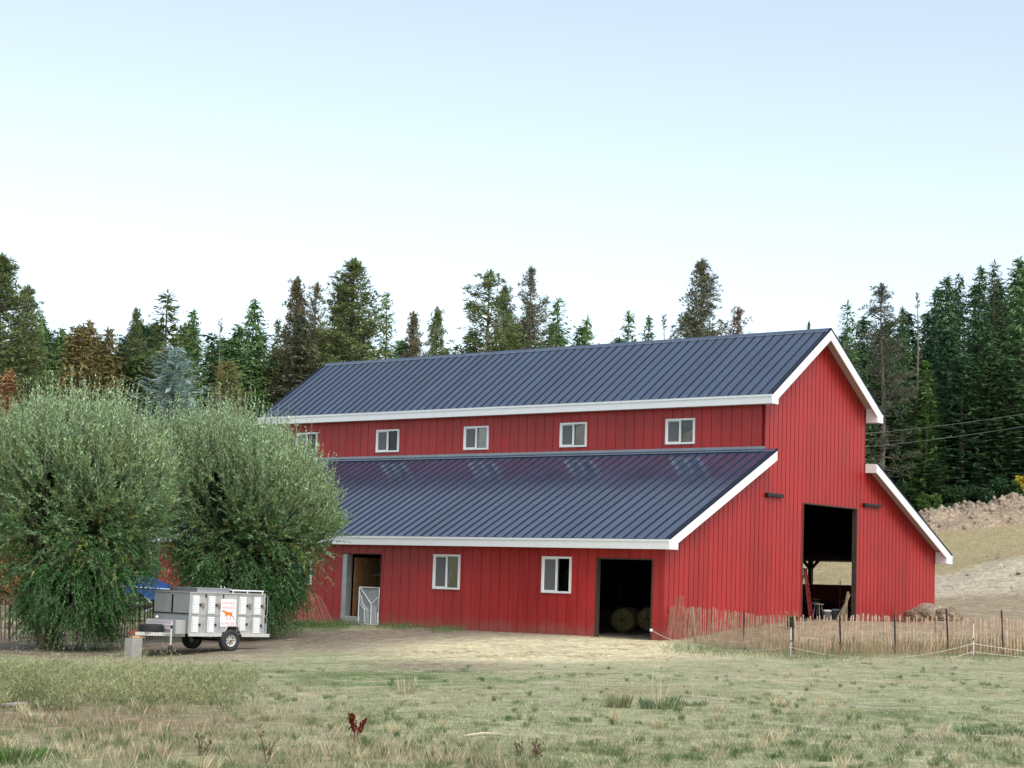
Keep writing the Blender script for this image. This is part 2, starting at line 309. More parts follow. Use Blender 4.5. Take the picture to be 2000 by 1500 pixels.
# ------------------------------------------------------------------ ground colour zones
def ell(px,py,cx,cy,rx,ry): return np.exp(-(((px-cx)/rx)**2+((py-cy)/ry)**2)**1.5)
C_=dict(lawn=(.38,.375,.235),pale=(.46,.41,.28),green=(.13,.19,.07),straw=(.74,.64,.44),dirt=(.24,.19,.155),sand=(.40,.33,.25),dry=(.30,.225,.15),drytall=(.30,.235,.14),
        hill=(.43,.35,.21),bank=(.50,.43,.34),pad=(.36,.28,.20),forest=(.035,.03,.018),field=(.14,.17,.09))
C_={k:np.array(v) for k,v in C_.items()}
def zones(x,y,z):
    px,py=pix(np.stack([x,y,z],-1)); u,d=ud(x,y)
    c=np.tile(C_['lawn'],(len(x),1))
    def mix(k,w): nonlocal c; w=np.clip(w,0,1)[:,None]; c=c*(1-w)+C_[k]*w
    n1=fbm(x*.5,y*.5,11);n2=fbm(x*1.7,y*1.7,23);n3=fbm(x*.16,y*.16,31)
    mix('pale',sstep(.45,.72,n1)*.8); mix('green',sstep(.58,.72,n2)*.35)
    near=(d>3)&(d<75)
    L=lambda w: np.where(near,w,0)
    mix('dry',L(ell(px,py,150,1405,420,42)*(.5+n1)*.9)); mix('dry',L(ell(px,py,650,1490,600,35)*n1*.9))
    mix('sand',L(ell(px,py,20,1350,60,10)))
    mix('green',L(ell(px,py,760,1325,240,17)*1.1*sstep(.3,.6,n2))); mix('green',L(ell(px,py,200,1335,330,45)*.6))
    mix('green',L(ell(px,py,1800,1395,180,22)*.6*sstep(.35,.6,n2)))
    mix('pale',L(ell(px,py,1870,1440,150,14)*sstep(.42,.56,n2)));mix('sand',L(ell(px,py,1700,1450,130,14)*sstep(.5,.62,n2)))
    mix('dry',L(ell(px,py,1250,1350,90,10)*.6))
    # yard in front of the barn
    mix('dirt',L(ell(px,py,820,1250,330,26)*1.5*sstep(.15,.5,n1+.12)));
    mix('dirt',L(sstep(580,500,px)*sstep(1210,1225,py)*sstep(1292,1276,py)*sstep(.25,.5,n1+.1)))
    mix('sand',L(ell(px,py,340,1291,180,6)*1.2));mix('sand',L(ell(px,py,480,1282,70,5)*1.2));mix('dirt',L(ell(px,py,880,1300,170,10)*.8))
    s=ell(px,py,1060,1270,300,24)*1.6*sstep(.2,.5,n2+.12)
    mix('straw',L(s)); mix('straw',L(ell(px,py,1225,1240,75,30)*1.3)); mix('straw',L(ell(px,py,1420,1275,120,12)*.35))
    mix('green',L(ell(px,py,640,1222,70,9))); 
    # behind the fence
    mix('dry',L(sstep(1330,1420,px)*sstep(1278,1268,py)*sstep(1190,1200,py)))
    mix('pale',L(sstep(1480,1560,px)*sstep(1262,1252,py)*sstep(1215,1225,py)*.7*n2))
    far=(d>=75)
    hillside=far&(u>10)
    mix('hill',np.where(far,1,0)); mix('field',np.where(far&(u<2)&(d<135),.95,0))
    mix('pad',np.where((u>10)&(d>=62)&(d<94),1,0)*sstep(94,91,d)); mix('bank',np.where(hillside,1,0)*sstep(91,93.5,d+n2*2)*sstep(101,98,d+(n1-.5)*6))
    mix('dry',np.where(hillside,1,0)*sstep(99,101,d)*sstep(116,106,d)*.5*n1)
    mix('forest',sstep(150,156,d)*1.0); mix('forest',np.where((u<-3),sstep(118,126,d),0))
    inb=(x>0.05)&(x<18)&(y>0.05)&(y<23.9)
    mix('dirt',np.where(inb,1,0)); mix('straw',np.where(inb&(x<2)&(y<3.5),.6,0)); c=np.where((inb&(x>2))[:,None],c*.4,c)  # floor deeper inside darkened: barn shade put into the colour
    return c
# one sheet, finer towards the middle of the view
def warp(n,a,b,c,w): # n samples from a to b, dense round c
    t=np.linspace(math.asinh((a-c)/w),math.asinh((b-c)/w),n); return c+w*np.sinh(t)
us=warp(330,-420,420,0,16); ds=np.concatenate([np.linspace(-120,8,12)[:-1],np.geomspace(20,1020,420)-12])
U,D=np.meshgrid(us,ds); X,Y=xy(U,D); Z=tz(X,Y)
far=sstep(300,420,np.hypot(U,D)); Z=Z*(1-far)+far*20
V=np.stack([X.ravel(),Y.ravel(),Z.ravel()],-1); nr,nc=X.shape
I=np.arange(nr*nc).reshape(nr,nc); Fq=np.stack([I[:-1,:-1],I[:-1,1:],I[1:,1:],I[1:,:-1]],-1).reshape(-1,4)
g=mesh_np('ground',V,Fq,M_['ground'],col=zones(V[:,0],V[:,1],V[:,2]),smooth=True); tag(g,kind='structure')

# ------------------------------------------------------------------ the barn
a_,b_,c_,L_=5.68,12.47,18.0,23.9; G=.46; E1,E2=.38,.45
R1,S1=10.81,.702; m_=(a_+b_)/2; T1,S2=6.32,.5247; T2,S2r=6.36,.5198; FH=.30
def zmain(x): return R1-S1*abs(x-m_)
def zleft(x): return T1-S2*(a_-x)
def zright(x): return T2-S2r*(x-b_)
barn=thing('barn','large red board barn with a raised centre, navy metal roofs and white trim','barn',(0,0,0))
def wall_mesh(axis,pos,outward,s0,s1,zb,topf,breaks,holes,pitch,gap,thick=.14,proud=.022,zbf=None):
    """board wall: axis 'x' -> runs along x at y=pos; 'y' -> runs along y at x=pos. outward=+-1"""
    mb=MB(); cuts={round(s0,4),round(s1,4)}
    s=s0
    while s<s1: 
        for q in (s,s+pitch-gap): 
            if s0<q<s1: cuts.add(round(q,4))
        s+=pitch
    for h in holes: cuts|={round(h[0],4),round(h[1],4)}
    for q in breaks: cuts.add(round(q,4))
    cuts=sorted(cuts)
    for p,q in zip(cuts[:-1],cuts[1:]):
        if q-p<.002: continue
        mid=(p+q)/2; isgap=((mid-s0)%pitch)>pitch-gap
        segs=[(zb,None)]; hs=sorted([h for h in holes if h[0]<mid<h[1]],key=lambda h:h[2]); z=zb; parts=[]
        for h in hs: parts.append((z,h[2])); z=h[3]
        parts.append((z,None))
        out=(pos+outward*(0 if not isgap else -proud)); inn=pos-outward*thick
        for z0,z1 in parts:
            t0=topf(p+1e-4) if z1 is None else z1; t1=topf(q-1e-4) if z1 is None else z1
            if min(t0,t1)-z0<.005: continue
            if axis=='x': poly=[(p,out,z0),(q,out,z0),(q,out,t1),(p,out,t0)]; e=(0,inn-out,0)
            else: poly=[(out,p,z0),(out,q,z0),(out,q,t1),(out,p,t0)]; e=(inn-out,0,0)
            mb.prism(poly,e,1 if isgap else 0); mb.mi[-5]=2  # inner faces take the near-black shade colour
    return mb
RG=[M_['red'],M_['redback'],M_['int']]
# openings on the long side (y0,y1,z0,z1)
WL=1.2; low_win=[8.966,4.227,16.05]; WU=1.216; up_win=[21.84,17.321,12.739,8.108,3.437]
doorA=(12.03,13.95,-.5,2.475); doorD=(.44,2.62,-.5,2.475)
hl=[doorA,doorD]+[(w-WL/2+.04,w+WL/2-.04,1.37,2.47) for w in low_win]
def topL(y): return zleft(-.0)-.16
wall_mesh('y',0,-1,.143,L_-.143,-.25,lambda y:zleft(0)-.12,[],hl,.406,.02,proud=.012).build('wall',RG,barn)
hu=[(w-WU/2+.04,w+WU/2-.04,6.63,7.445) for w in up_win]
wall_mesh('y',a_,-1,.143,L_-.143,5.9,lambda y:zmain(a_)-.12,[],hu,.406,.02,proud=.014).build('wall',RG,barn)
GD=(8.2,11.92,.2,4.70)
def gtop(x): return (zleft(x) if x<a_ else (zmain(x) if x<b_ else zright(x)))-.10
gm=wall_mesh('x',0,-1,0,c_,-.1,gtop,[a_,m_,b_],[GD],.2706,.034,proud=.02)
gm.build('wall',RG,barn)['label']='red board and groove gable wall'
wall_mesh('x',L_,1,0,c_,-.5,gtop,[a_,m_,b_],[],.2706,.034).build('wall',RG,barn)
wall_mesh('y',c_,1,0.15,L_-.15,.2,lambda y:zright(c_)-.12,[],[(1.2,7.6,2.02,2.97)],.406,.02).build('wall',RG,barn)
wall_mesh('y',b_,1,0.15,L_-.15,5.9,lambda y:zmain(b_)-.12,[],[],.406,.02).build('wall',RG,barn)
f=MB(); f.box(-.05,.25,13.95,L_,-.9,.02); f.build('foundation',M_['concrete'],barn)
# roofs: sheet with standing seams
def roof_plane(x_lo,x_hi,zf,y0,y1,name='roof',label=None):
    """panel along y between x_lo (eave) and x_hi; zf gives top surface height"""
    mb=MB(); th=.05
    z0,z1=zf(x_lo),zf(x_hi)
    mb.prism([(x_lo,y0,z0),(x_hi,y0,z1),(x_hi,y0,z1-th),(x_lo,y0,z0-th)],(0,y1-y0,0))
    n=np.array([-(z1-z0),0,(x_hi-x_lo)],float); n/=np.linalg.norm(n); 
    if n[2]<0:n=-n
    y=y0+.12
    while y<y1-.03:
        o=np.array([x_lo,y,z0]); mb.prism([o,o+n*.032+np.array([0,.004,0]),o+n*.032+np.array([0,.016,0]),o+np.array([0,.020,0])],(x_hi-x_lo,0,z1-z0),1)
        y+=.4063
    o=mb.build(name,[M_['roof'],M_['seam']],barn)
    if label:o['label']=label
    return o
Y0,Y1=-G,L_+G
roof_plane(a_-E1,m_,zmain,Y0,Y1,label='steep upper slope of navy standing seam metal')
roof_plane(b_+E1,m_,zmain,Y0,Y1)
roof_plane(-E2,a_-.012,zleft,Y0,Y1,label='lower lean-to slope of navy standing seam metal')
roof_plane(c_+E2,b_+.012,zright,Y0,Y1)
r=MB(); k=.16
r.prism([(m_,Y0-.03,R1+.045),(m_-k,Y0-.03,R1+.045-S1*k),(m_-k,Y0-.03,R1+.01-S1*k),(m_,Y0-.03,R1+.01),(m_+k,Y0-.03,R1+.01-S1*k),(m_+k,Y0-.03,R1+.045-S1*k)],(0,Y1-Y0+.06,0)); r.build('ridge_cap',M_['roof'],barn)
fl=MB(); fl.prism([(a_-.002,0.0,T1+.13),(a_-.03,0.0,T1+.13),(a_-.03,0.0,T1+.04),(a_-.16,0.0,T1-.02),(a_-.16,0.0,T1-.05),(a_-.002,0.0,T1+.02)],(0,Y1-.5,0)); fl.build('flashing',M_['roof'],barn)
fl=MB(); fl.prism([(a_+.02,Y0-.02,T1+.05),(a_-.16,Y0-.02,T1-.03),(a_-.16,Y0-.02,T1-.06),(a_+.02,Y0-.02,T1+.0)],(0,G,0)); fl.build('flashing',M_['roof'],barn)
# rake metal edge strips (dark line above the white boards)
ed=MB()
for (x0,x1,zf) in ((a_-E1,m_,zmain),(b_+E1,m_,zmain),(-E2,a_,zleft),(c_+E2,b_,zright)):
    for yy in (Y0-.035,Y1-.015):
        ed=MB(); ed.prism([(x0,yy,zf(x0)+.05),(x1,yy,zf(x1)+.05),(x1,yy,zf(x1)-.03),(x0,yy,zf(x0)-.03)],(0,.05,0)); ed.build('roof_edge',M_['seam'],barn)
# white fascias
fa=MB(); zE=zmain(a_-E1); zL=zleft(-E2)
for yy,s in ((Y0-.03,1),(Y1,1)):
    t=.03
    # upper gable rake boards with boxed corners
    for sg,xe,xw in ((-1,a_-E1,a_),(1,b_+E1,b_)):
        zb=zmain(xe)-FH-.02; dz=FH+.06
        poly=[(xe,yy,zmain(xe)-.03),(m_,yy,R1-.03),(m_,yy,R1-dz-.03)]
        xi=m_+sg*((R1-dz-.03-zb)/S1) # where lower edge would meet zb
        xi = xw if sg*(xi-xw)<0 else xi
        poly+=[(xw,yy,max(zb,R1-dz-.03-S1*abs(xw-m_))),(xw,yy,zb),(xe,yy,zb)]
        fa=MB(); fa.prism(poly,(0,t,0)); fa.build('fascia',M_['white'],barn)
    # lean-to rakes
    for x0,x1,xw,zf in ((-E2,a_-.003,0,zleft),(c_+E2,b_+.003,c_,zright)):
        zb=zf(x0)-FH-.02; dz=FH+.05
        poly=[(x0,yy,zf(x0)-.03),(x1,yy,zf(x1)-.03),(x1,yy,zf(x1)-dz),(xw,yy,max(zb+.001,zf(xw)-dz)),(xw,yy,zb),(x0,yy,zb)]
        fa=MB(); fa.prism(poly,(0,t,0)); fa.build('fascia',M_['white'],barn)
for xe,s,z in ((a_-E1,-1,zE),(b_+E1,1,zE),(-E2,-1,zL),(c_+E2,1,zright(c_+E2))):
    f2=MB(); xa,xb=sorted((xe,xe+s*.03)); f2.box(xa,xb,Y0-.03,Y1+.03,z-FH-.02,z-.085)
    xa,xb=sorted((xe,xe+s*.055)); f2.box(xa,xb,Y0-.03,Y1+.03,z-.0848,z-.022); f2.build('fascia',M_['white'],barn)
# boxed returns and soffits
sf=MB(); wr=MB()
for xe,xw,z in ((a_-E1,a_,zE),(b_+E1,b_,zE),(-E2,0,zL),(c_+E2,c_,zright(c_+E2))):
    xa,xb=sorted((xe,xw)); sf.box(xa+.003,xb-.026 if xb==xw else xb-.003,Y0+.02,Y1-.02,z-FH-.012,z-FH+.015)
    for y0,y1 in ((Y0+.002,-.024),(L_+.024,Y1-.002)):
        wr=MB(); wr.box(xw-.012,xw+.012,y0,y1,z-FH-.018,z-.06+ (S1 if xw in(a_,b_) else S2)*.35); wr.build('return_board',M_['white'],barn)
for yy0,yy1 in ((Y0+.005,-.001),(L_+.001,Y1-.005)):
    for x0,x1,zf in ((a_-E1+.03,m_,zmain),(b_+E1-.03,m_,zmain),(-E2+.03,a_,zleft),(c_+E2-.03,b_+.015,zright)):
        sf.prism([(x0,yy0,zf(x0)-.055),(x1,yy0,zf(x1)-.055),(x1,yy0,zf(x1)-.085),(x0,yy0,zf(x0)-.085)],(0,yy1-yy0,0))
for yy0,yy1 in ((Y0+.002,-.024),(L_+.024,Y1-.002)):
    wr=MB(); wr.box(b_-.012,b_+.012,yy0,yy1,T2-FH-.04,T2-.02); wr.build('return_board',M_['white'],barn)
sf.build('soffit',M_['soffit'],barn)
# corner boards
cb=MB()
cb.box(-.036,-.0,-.03,.10,-.2,zL-FH); cb.build('corner_board',M_['red'],barn)
# windows
def window(x,yc,w,z0,z1,ply=None,cracked=False):
    fr=.065; o=MB(); y0,y1=yc-w/2,yc+w/2
    for q in ((y0,y1,z0,z0+fr),(y0,y1,z1-fr,z1),(y0,y0+fr,z0+fr,z1-fr),(y1-fr,y1,z0+fr,z1-fr),(yc-.022,yc+.022,z0+fr,z1-fr)):
        o.box(x-.055,x+.05,q[0],q[1],q[2],q[3])
    wo=o.build('window',M_['white'],barn,bevel=.004)
    s=MB(); fy=.028; a,b=yc+.022,y1-fr
    for q in ((a,b,z0+fr,z0+fr+fy),(a,b,z1-fr-fy,z1-fr),(a,a+fy,z0+fr+fy,z1-fr-fy),(b-fy,b,z0+fr+fy,z1-fr-fy)): s.box(x-.02,x+.02,*q)
    s.build('sash',M_['white'],wo)
    p=MB(); p.box(x-.004,x+.002,a,b,z0+fr,z1-fr); p.build('screen',M_['screen'],wo)
    p=MB(); p.box(x+.012,x+.018,y0+fr,yc-.022,z0+fr,z1-fr); p.build('pane',M_['glass'],wo)
    if ply: 
        p=MB(); p.prism([(x+.10,y0+fr-.02,z0+.03),(x+.10,yc-.0,z0+.03),(x+.10,yc-.0,z0+(z1-z0)*ply[0]),(x+.10,y0+fr-.02,z0+(z1-z0)*ply[1])],(.02,0,0)); p.build('pane_plywood',M_['ply'],wo)  # plywood sheet set close behind the pane for its brown tone
    return wo
for i,y in enumerate(low_win): window(0,y,WL,1.329,2.508)
for i,y in enumerate(up_win): window(a_,y,WU,6.592,7.484,ply=[(.9,.9),(.95,.95),(.98,.98),(.80,.98),(.40,.62)][i])
# door jambs
j=MB()
for (y0,y1,z0,z1) in (doorD,):
    j.box(-.026,.16,y0-.012,y0+.03,-.1,z1+.02); j.box(-.026,.16,y1-.03,y1+.012,-.1,z1+.02); j.box(-.026,.16,y0+.03,y1-.03,z1-.02,z1+.02)
j.build('door_frame',M_['darkwood'],barn)
j=MB(); y0,y1,z0,z1=doorA
j.box(0.02,.30,y1-.22,y1+.02,-.1,z1); j.build('door_post',M_['galv'],barn)
j=MB(); j.box(-.02,.16,y0-.01,y0+.02,-.1,z1); j.box(-.02,.16,y0,y1,z1-.015,z1+.01); j.build('door_frame',M_['darkwood'],barn)
j=MB(); j.box(-.02,.9,12.98,13.93,-.3,.27); j.build('door_sill',M_['concrete'],barn,bevel=.02)
p=MB()
for i in range(9): p.box(.32+i*.17,.32+i*.17+.155,13.62,13.66,.27,2.35)
p.box(.32,1.8,13.60,13.62,1.1,1.2);p.box(.32,1.8,13.60,13.62,1.85,1.95)
p.build('plank_partition',M_['plank'],barn)
# inner rail seen in the left doorway
p=MB(); p.tube([(1.2,11.2,1.75),(1.2,14,1.75)],.025); p.tube([(1.2,12.35,0),(1.2,12.35,1.75)],.025); p.build('stall_rail',M_['galv'],barn)
j=MB(); 
for x in (GD[0],GD[1]): j.box(x-.03,x+.02,-.024,.16,.4,GD[3])
j.box(GD[0]+.02,GD[1]-.03,-.012,.16,GD[3]-.03,GD[3]+.012); j.build('door_frame',M_['darkwood'],barn)
# two dark bars on the gable
for x0,x1,z in ((5.72,6.76,4.84),(12.32,13.5,4.87)):
    q=MB(); q.box(x0,x1,-.13,-.001,z-.055,z+.055); q.box(x0+.02,x0+.08,-.11,-.001,z-.10,z-.055); q.build('wall_bracket',M_['black'],barn,bevel=.01)
# posts, beam and braces at the open right side
q=MB(); q.box(17.72,17.86,.15,L_-.2,2.97,3.17); q.build('beam',M_['darkwood'],barn)
for yy in (1.3,5.32,9.3):
    q=MB(); q.box(17.70,17.85,yy-.08,yy+.08,.3,2.97); q.beam((17.78,yy-.02,2.62),(17.78,yy-.38,2.98),.10); q.beam((17.78,yy+.02,2.62),(17.78,yy+.38,2.98),.10); q.build('post',M_['darkwood'],barn)
q=MB()
for i in range(12): q.box(17.55,17.6,.2,12,.45+i*.13,.45+i*.13+.122)
q.build('board_lining',mat('dark_red_boards',(.16,.03,.02),.8,noise=(4,.3)),barn)
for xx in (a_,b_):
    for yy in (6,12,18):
        q=MB(); q.box(xx-.09+.15*(1 if xx==a_ else -1),xx+.09+.15*(1 if xx==a_ else -1),yy-.09,yy+.09,0,6.0); q.build('post',M_['int'],barn)  # posts painted with the same interior shade
# near-black ceiling boards added so the loft reads as unlit
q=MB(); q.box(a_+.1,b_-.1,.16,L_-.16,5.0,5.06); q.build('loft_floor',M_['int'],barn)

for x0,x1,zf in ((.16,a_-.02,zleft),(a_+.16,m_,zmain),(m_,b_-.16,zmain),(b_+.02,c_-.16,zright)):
    q=MB(); q.prism([(x0,.15,zf(x0)-.07),(x1,.15,zf(x1)-.07),(x1,.15,zf(x1)-.10),(x0,.15,zf(x0)-.10)],(0,L_-.3,0)); q.build('roof_blackout',M_['int'],barn)  # black sheathing added to hide the sheen of the roof undersides
# ---- things in the barn
gi=lambda x,y: gz(x,y)
def bale(x,y,z,r,w,rz,label):
    mb=MB(); c=np.array((0,0,r*.96)); ax=(math.cos(rz),math.sin(rz),0)
    prof=[(-w/2,0.01),(-w/2,r*.6),(-w/2+.02,r*.9),(-w/2+.08,r),(0,r*1.02),(w/2-.08,r),(w/2-.02,r*.9),(w/2,r*.6),(w/2,.01)]
    mb.lathe(c,ax,prof,36); V=np.array(mb.v); V+=(np.random.default_rng(3).random(V.shape)-.5)*.05; mb.v=[tuple(v) for v in V]
    o=mb.build('hay_bale',M_['hay'],None,True); o.location=(x,y,z); 
    # loose strands
    n=1500; th=rng.random(n)*2*PI; hh=(rng.random(n)-.5)*w; e=rng.random(n)<.35; A=np.array(ax);B=np.array((-ax[1],ax[0],0));K=np.array((0,0,1.))
    rr=np.where(e,r*np.sqrt(rng.random(n)),r); hh=np.where(e,-w/2,hh)
    P=c+A*hh[:,None]+(B*np.cos(th)[:,None]+K*np.sin(th)[:,None])*rr[:,None]
    dv=rng.normal(size=(n,3)); dv/=np.linalg.norm(dv,axis=1)[:,None]; w2=rng.normal(size=(n,3))*.006
    V=np.stack([P,P+w2,P+dv*.10],1).reshape(-1,3); Fc=np.arange(n*3).reshape(-1,3)
    mesh_np('loose_strands',V,Fc,M_['blade'],o,col=np.repeat(np.array([.16,.135,.055])*(.5+rng.random((n,1))),3,0))
    tag(o,label,'hay bale','hay bales inside the right doorway'); return o
bale(3.1,3.65,gi(3.1,3.65)-.03,.40,1.1,math.radians(200),'round hay bale nearest the doorway, standing in the low right door')
bale(3.6,2.95,gi(3.6,2.95)-.03,.40,1.1,math.radians(200),'darker hay bale half hidden behind the front bale in the low doorway')
# feed stool, buckets, ladder, planks, broom in the gable doorway
def PT(px,y,z=None):
    """point on the inside floor seen at photo column px, y metres inside the gable"""
    q=fw*F+cr*(px-1000)-cu*(1190-750); t=(y-CP[1])/q[1]; P=CP+q*t; return P[0],y,gi(P[0],y)
x,y,z=PT(1574,1.2); t=thing('step_ladder','red step ladder standing at the left edge of the tall gable doorway','ladder',(x-.1,y,z),math.radians(20))
q=MB()
for s in (-.22,.22): q.beam((s,0-.25,0),(s*.8,0,1.75),.05,.08)
q.build('front_frame',M_['redmetal'],t)
q=MB()
for s in (-.22,.22): q.beam((s,.45,0),(s*.8,.04,1.7),.04,.06)
q.build('rear_frame',M_['redmetal'],t)
for i in range(1,6): 
    q=MB(); h=i*.3; q.box(-.2,.2,-.25+h*.14-.05,-.25+h*.14+.07,h,h+.03); q.build('tread',M_['redmetal'],t)
q=MB(); q.box(-.2,.2,-.08,.12,1.75,1.79); q.build('top_cap',M_['black'],t)
x,y,z=PT(1598,1.6); t=thing('stool','round wooden stool on splayed legs beside the red ladder','stool',(x,y,z))
q=MB(); q.lathe((0,0,0),(0,0,1),[(.50,.001),(.50,.19),(.51,.2),(.54,.2),(.55,.19),(.55,.001)],20); q.build('seat',M_['wood'],t)
for k in range(4):
    q=MB(); an=PI/4+k*PI/2; q.tube([(.12*math.cos(an),.12*math.sin(an),.5),(.2*math.cos(an),.2*math.sin(an),0)],.018,6); q.build('leg',M_['galv'],t)
for px,yy,h,lb in ((1616,1.3,.34,'white plastic bucket in the gable doorway, left of the two'),(1633,1.7,.38,'taller white plastic bucket in the gable doorway, beside the leaning poles')):
    x,y,z=PT(px,yy); t=thing('bucket',lb,'bucket',(x,y,z),0,'white buckets in the gable doorway')
    q=MB(); q.lathe((0,0,0),(0,0,1),[(.01,.001),(0,.125),(h*.8,.148),(h*.8,.158),(h*.9,.158),(h*.9,.15),(h,.15),(h,.142),(.02,.115),(.02,.001)],20); q.build('shell',M_['bucket'],t,True)
    q=MB(); q.tube([(.15*math.cos(k),-.0+.02,.8*h-.15*math.sin(k)) for k in np.linspace(0,PI,9)],.005,5); q.v=[(v[0],v[1]-.155,v[2]) for v in q.v]; q.build('handle',M_['wire'],t)
x,y,z=PT(1640,1.9)
t=thing('broom','pale wooden pole leaning diagonally behind the white buckets','pole',(x,y,z)); q=MB(); q.tube([(0,0,.0),(.62,.35,1.45)],.016,6); q.build('handle',M_['wood'],t); q=MB(); q.box(-.14,.14,-.03,.03,-.0,.09); q.build('head',M_['black'],t)
lb=['long brown plank leaning on the right jamb, outermost of the pile','plank with a pale edge leaning second from the jamb','grey plank leaning third from the jamb','narrow batten leaning lowest in the pile','short dark plank leaning nearest the jamb']
for k,(px,ln,wd) in enumerate(((1640,1.5,.06),(1647,1.55,.09),(1653,1.5,.07),(1634,1.2,.035),(1660,1.35,.08))):
    x,y,z=PT(px,.20+.05*k); tx=11.84-.01*k; hgt=.75+.22*k if k<4 else 1.3
    hgt=[.92,1.02,.85,.62,.70][k]
    q=MB(); q.beam((x,y,z+.02),(tx,y,z+hgt),wd,.03); o=q.build('plank',M_['wood'] if k!=4 else M_['darkwood'],None); at_origin(o); tag(o,lb[k],'plank','planks leaning in the gable doorway')
# shelf and goods on the far boards
t=thing('wall_shelf','dark shelf on the boards at the back of the tall doorway','shelf',(17.3,4.6,1.18))
q=MB(); q.box(0,.24,-1.6,1.2,0,.03); q.build('board',M_['darkwood'],t)
for s in(-1.3,.9): q=MB(); q.beam((.23,s,-.2),(.02,s,0),.03); q.build('bracket',M_['post'],t)
def boxthing(name,lb,cat,x0,x1,y0,y1,z0,z1,m): q=MB(); q.box(x0,x1,y0,y1,z0,z1); o=q.build(name,m,None,bevel=.01); at_origin(o); tag(o,lb,cat); return o
boxthing('spray_bottle','yellow plastic jug lying on the shelf in the barn','jug',17.32,17.45,4.65,4.95,1.38,1.45,M_['yellow'])
boxthing('supply_box','small pale blue box on the dark shelf','box',17.32,17.48,4.68,4.98,1.212,1.33,M_['bucket'])
boxthing('tool_case','long black case on the dark shelf under the yellow jug','case',17.36,17.5,4.05,4.62,1.212,1.34,M_['black'])

# ------------------------------------------------------------------ gate in the left doorway
t=thing('metal_gate','white tube gate with a Y pattern and grey panel in the left barn doorway','gate',(-.03,12.05,gz(-.03,12.5)+.02))
GW,GH=.96,1.28
q=MB()
def gt(pts,r=.018): q.tube([(0,GW*(1-p[0]),GH*(1-p[1])) for p in pts],r,6)
gt([(0,0),(1,0),(1,1),(0,1),(0,0)],.022); q.build('frame',M_['bucket'],t)
q=MB(); gt([(.05,.02),(.62,.45),(.62,1)],.02); gt([(1,.24),(.62,.45)],.02); gt([(0,.42),(.30,.62),(.30,1)],.016); gt([(.96,.68),(.96,1)]); q.build('bar',M_['bucket'],t)
q=MB()
for k in range(4): 
    a=.07+k*.08; gt([(.03,a+.06),(.34+.07*k-.03,.45+.16-.03*k+a*.35),(.34+.07*k-.03,1)],.007); gt([(.66+.07*k,1),(.66+.07*k,.47+.02*k),(1,.30+.07*k)],.007)
q.build('rod',M_['bucket'],t)
q=MB(); q.box(.03,.04,.02,GW-.02,.02,GH-.02); q.build('panel',M_['grid'],t)

# ------------------------------------------------------------------ the dog trailer
cS,sS=.7332,.68; D0=52.; U0=(368-1000)/3701.3*D0
P0=at(368,1240,D0); TR=math.atan2(rh[1]*cS+fh[1]*sS, rh[0]*cS+fh[0]*sS)
def TX(px): k=(px-1000)/3701.3; return (k*D0-U0)/(cS-sS*k)
xw=TX(446); wx,wy=P0[0]+xw*(rh[0]*cS+fh[0]*sS),P0[1]+xw*(rh[1]*cS+fh[1]*sS)
TZ=gz(wx,wy)-.01
def TH(px,py): return at(px,py,D0+sS*TX(px))[2]-TZ
trl=thing('dog_trailer','boxy aluminium dog trailer with white vented doors and a hunting poster, parked before the willows','trailer',(P0[0],P0[1],TZ),TR)
TL,TW=2.46,1.76; zb=.46; zt=TH(368,1158)
q=MB()
ax0,ax1=TX(433),TX(470); bx0,bx1=TX(441),TX(462); az=TH(446,1223)
q.prism([(0,0,zb),(ax0,0,zb),(bx0,0,az),(bx1,0,az),(ax1,0,zb),(TL,0,zb),(TL,0,zt),(0,0,zt)],(0,TW,0)); q.build('body',M_['alu'],trl,bevel=.008)
q=MB(); q.box(-.012,-.002,.02,TW-.02,zb+.02,zt-.02); q.box(-.02,-.004,.80,.86,zt-.55,zt); q.build('front_panel',M_['alud'],trl)
q=MB(); q.box(-.03,-.013,.0,TW,zt-.58,zt-.55); q.box(-.022,-.013,.80,.88,zt-.54,zt-.05); q.build('panel_strip',M_['black'],trl)
q=MB(); q.box(-.03,TL+.03,-.03,TW+.03,zt,zt+.03); q.box(-.025,.03,-.022,.02,zb,zt); q.box(TL-.03,TL+.02,-.022,.02,zb,zt); q.build('top_edge',M_['alu'],trl)
for bx_ in ((-.02,ax0,-.05,-.002,zb-.06,zb+.02),(ax1,TL+.20,-.05,-.002,zb-.06,zb+.03),(-.02,TL+.2,TW,TW+.05,zb-.06,zb+.02),(TL,TL+.20,0,TW,zb-.06,zb)): q=MB(); q.box(*bx_); q.build('frame_rail',M_['rim'],trl)
q=MB(); q.beam((ax0,-.03,zb-.02),(bx0,-.03,az),.06,.03); q.beam((bx1,-.03,az),(ax1,-.03,zb-.02),.06,.03); q.beam((bx0,-.03,az+.01),(bx1,-.03,az+.01),.06,.03); q.build('fender',M_['rim'],trl)
cols=[(372,385),(403,416),(463.5,476.5),(491.5,504.5)]
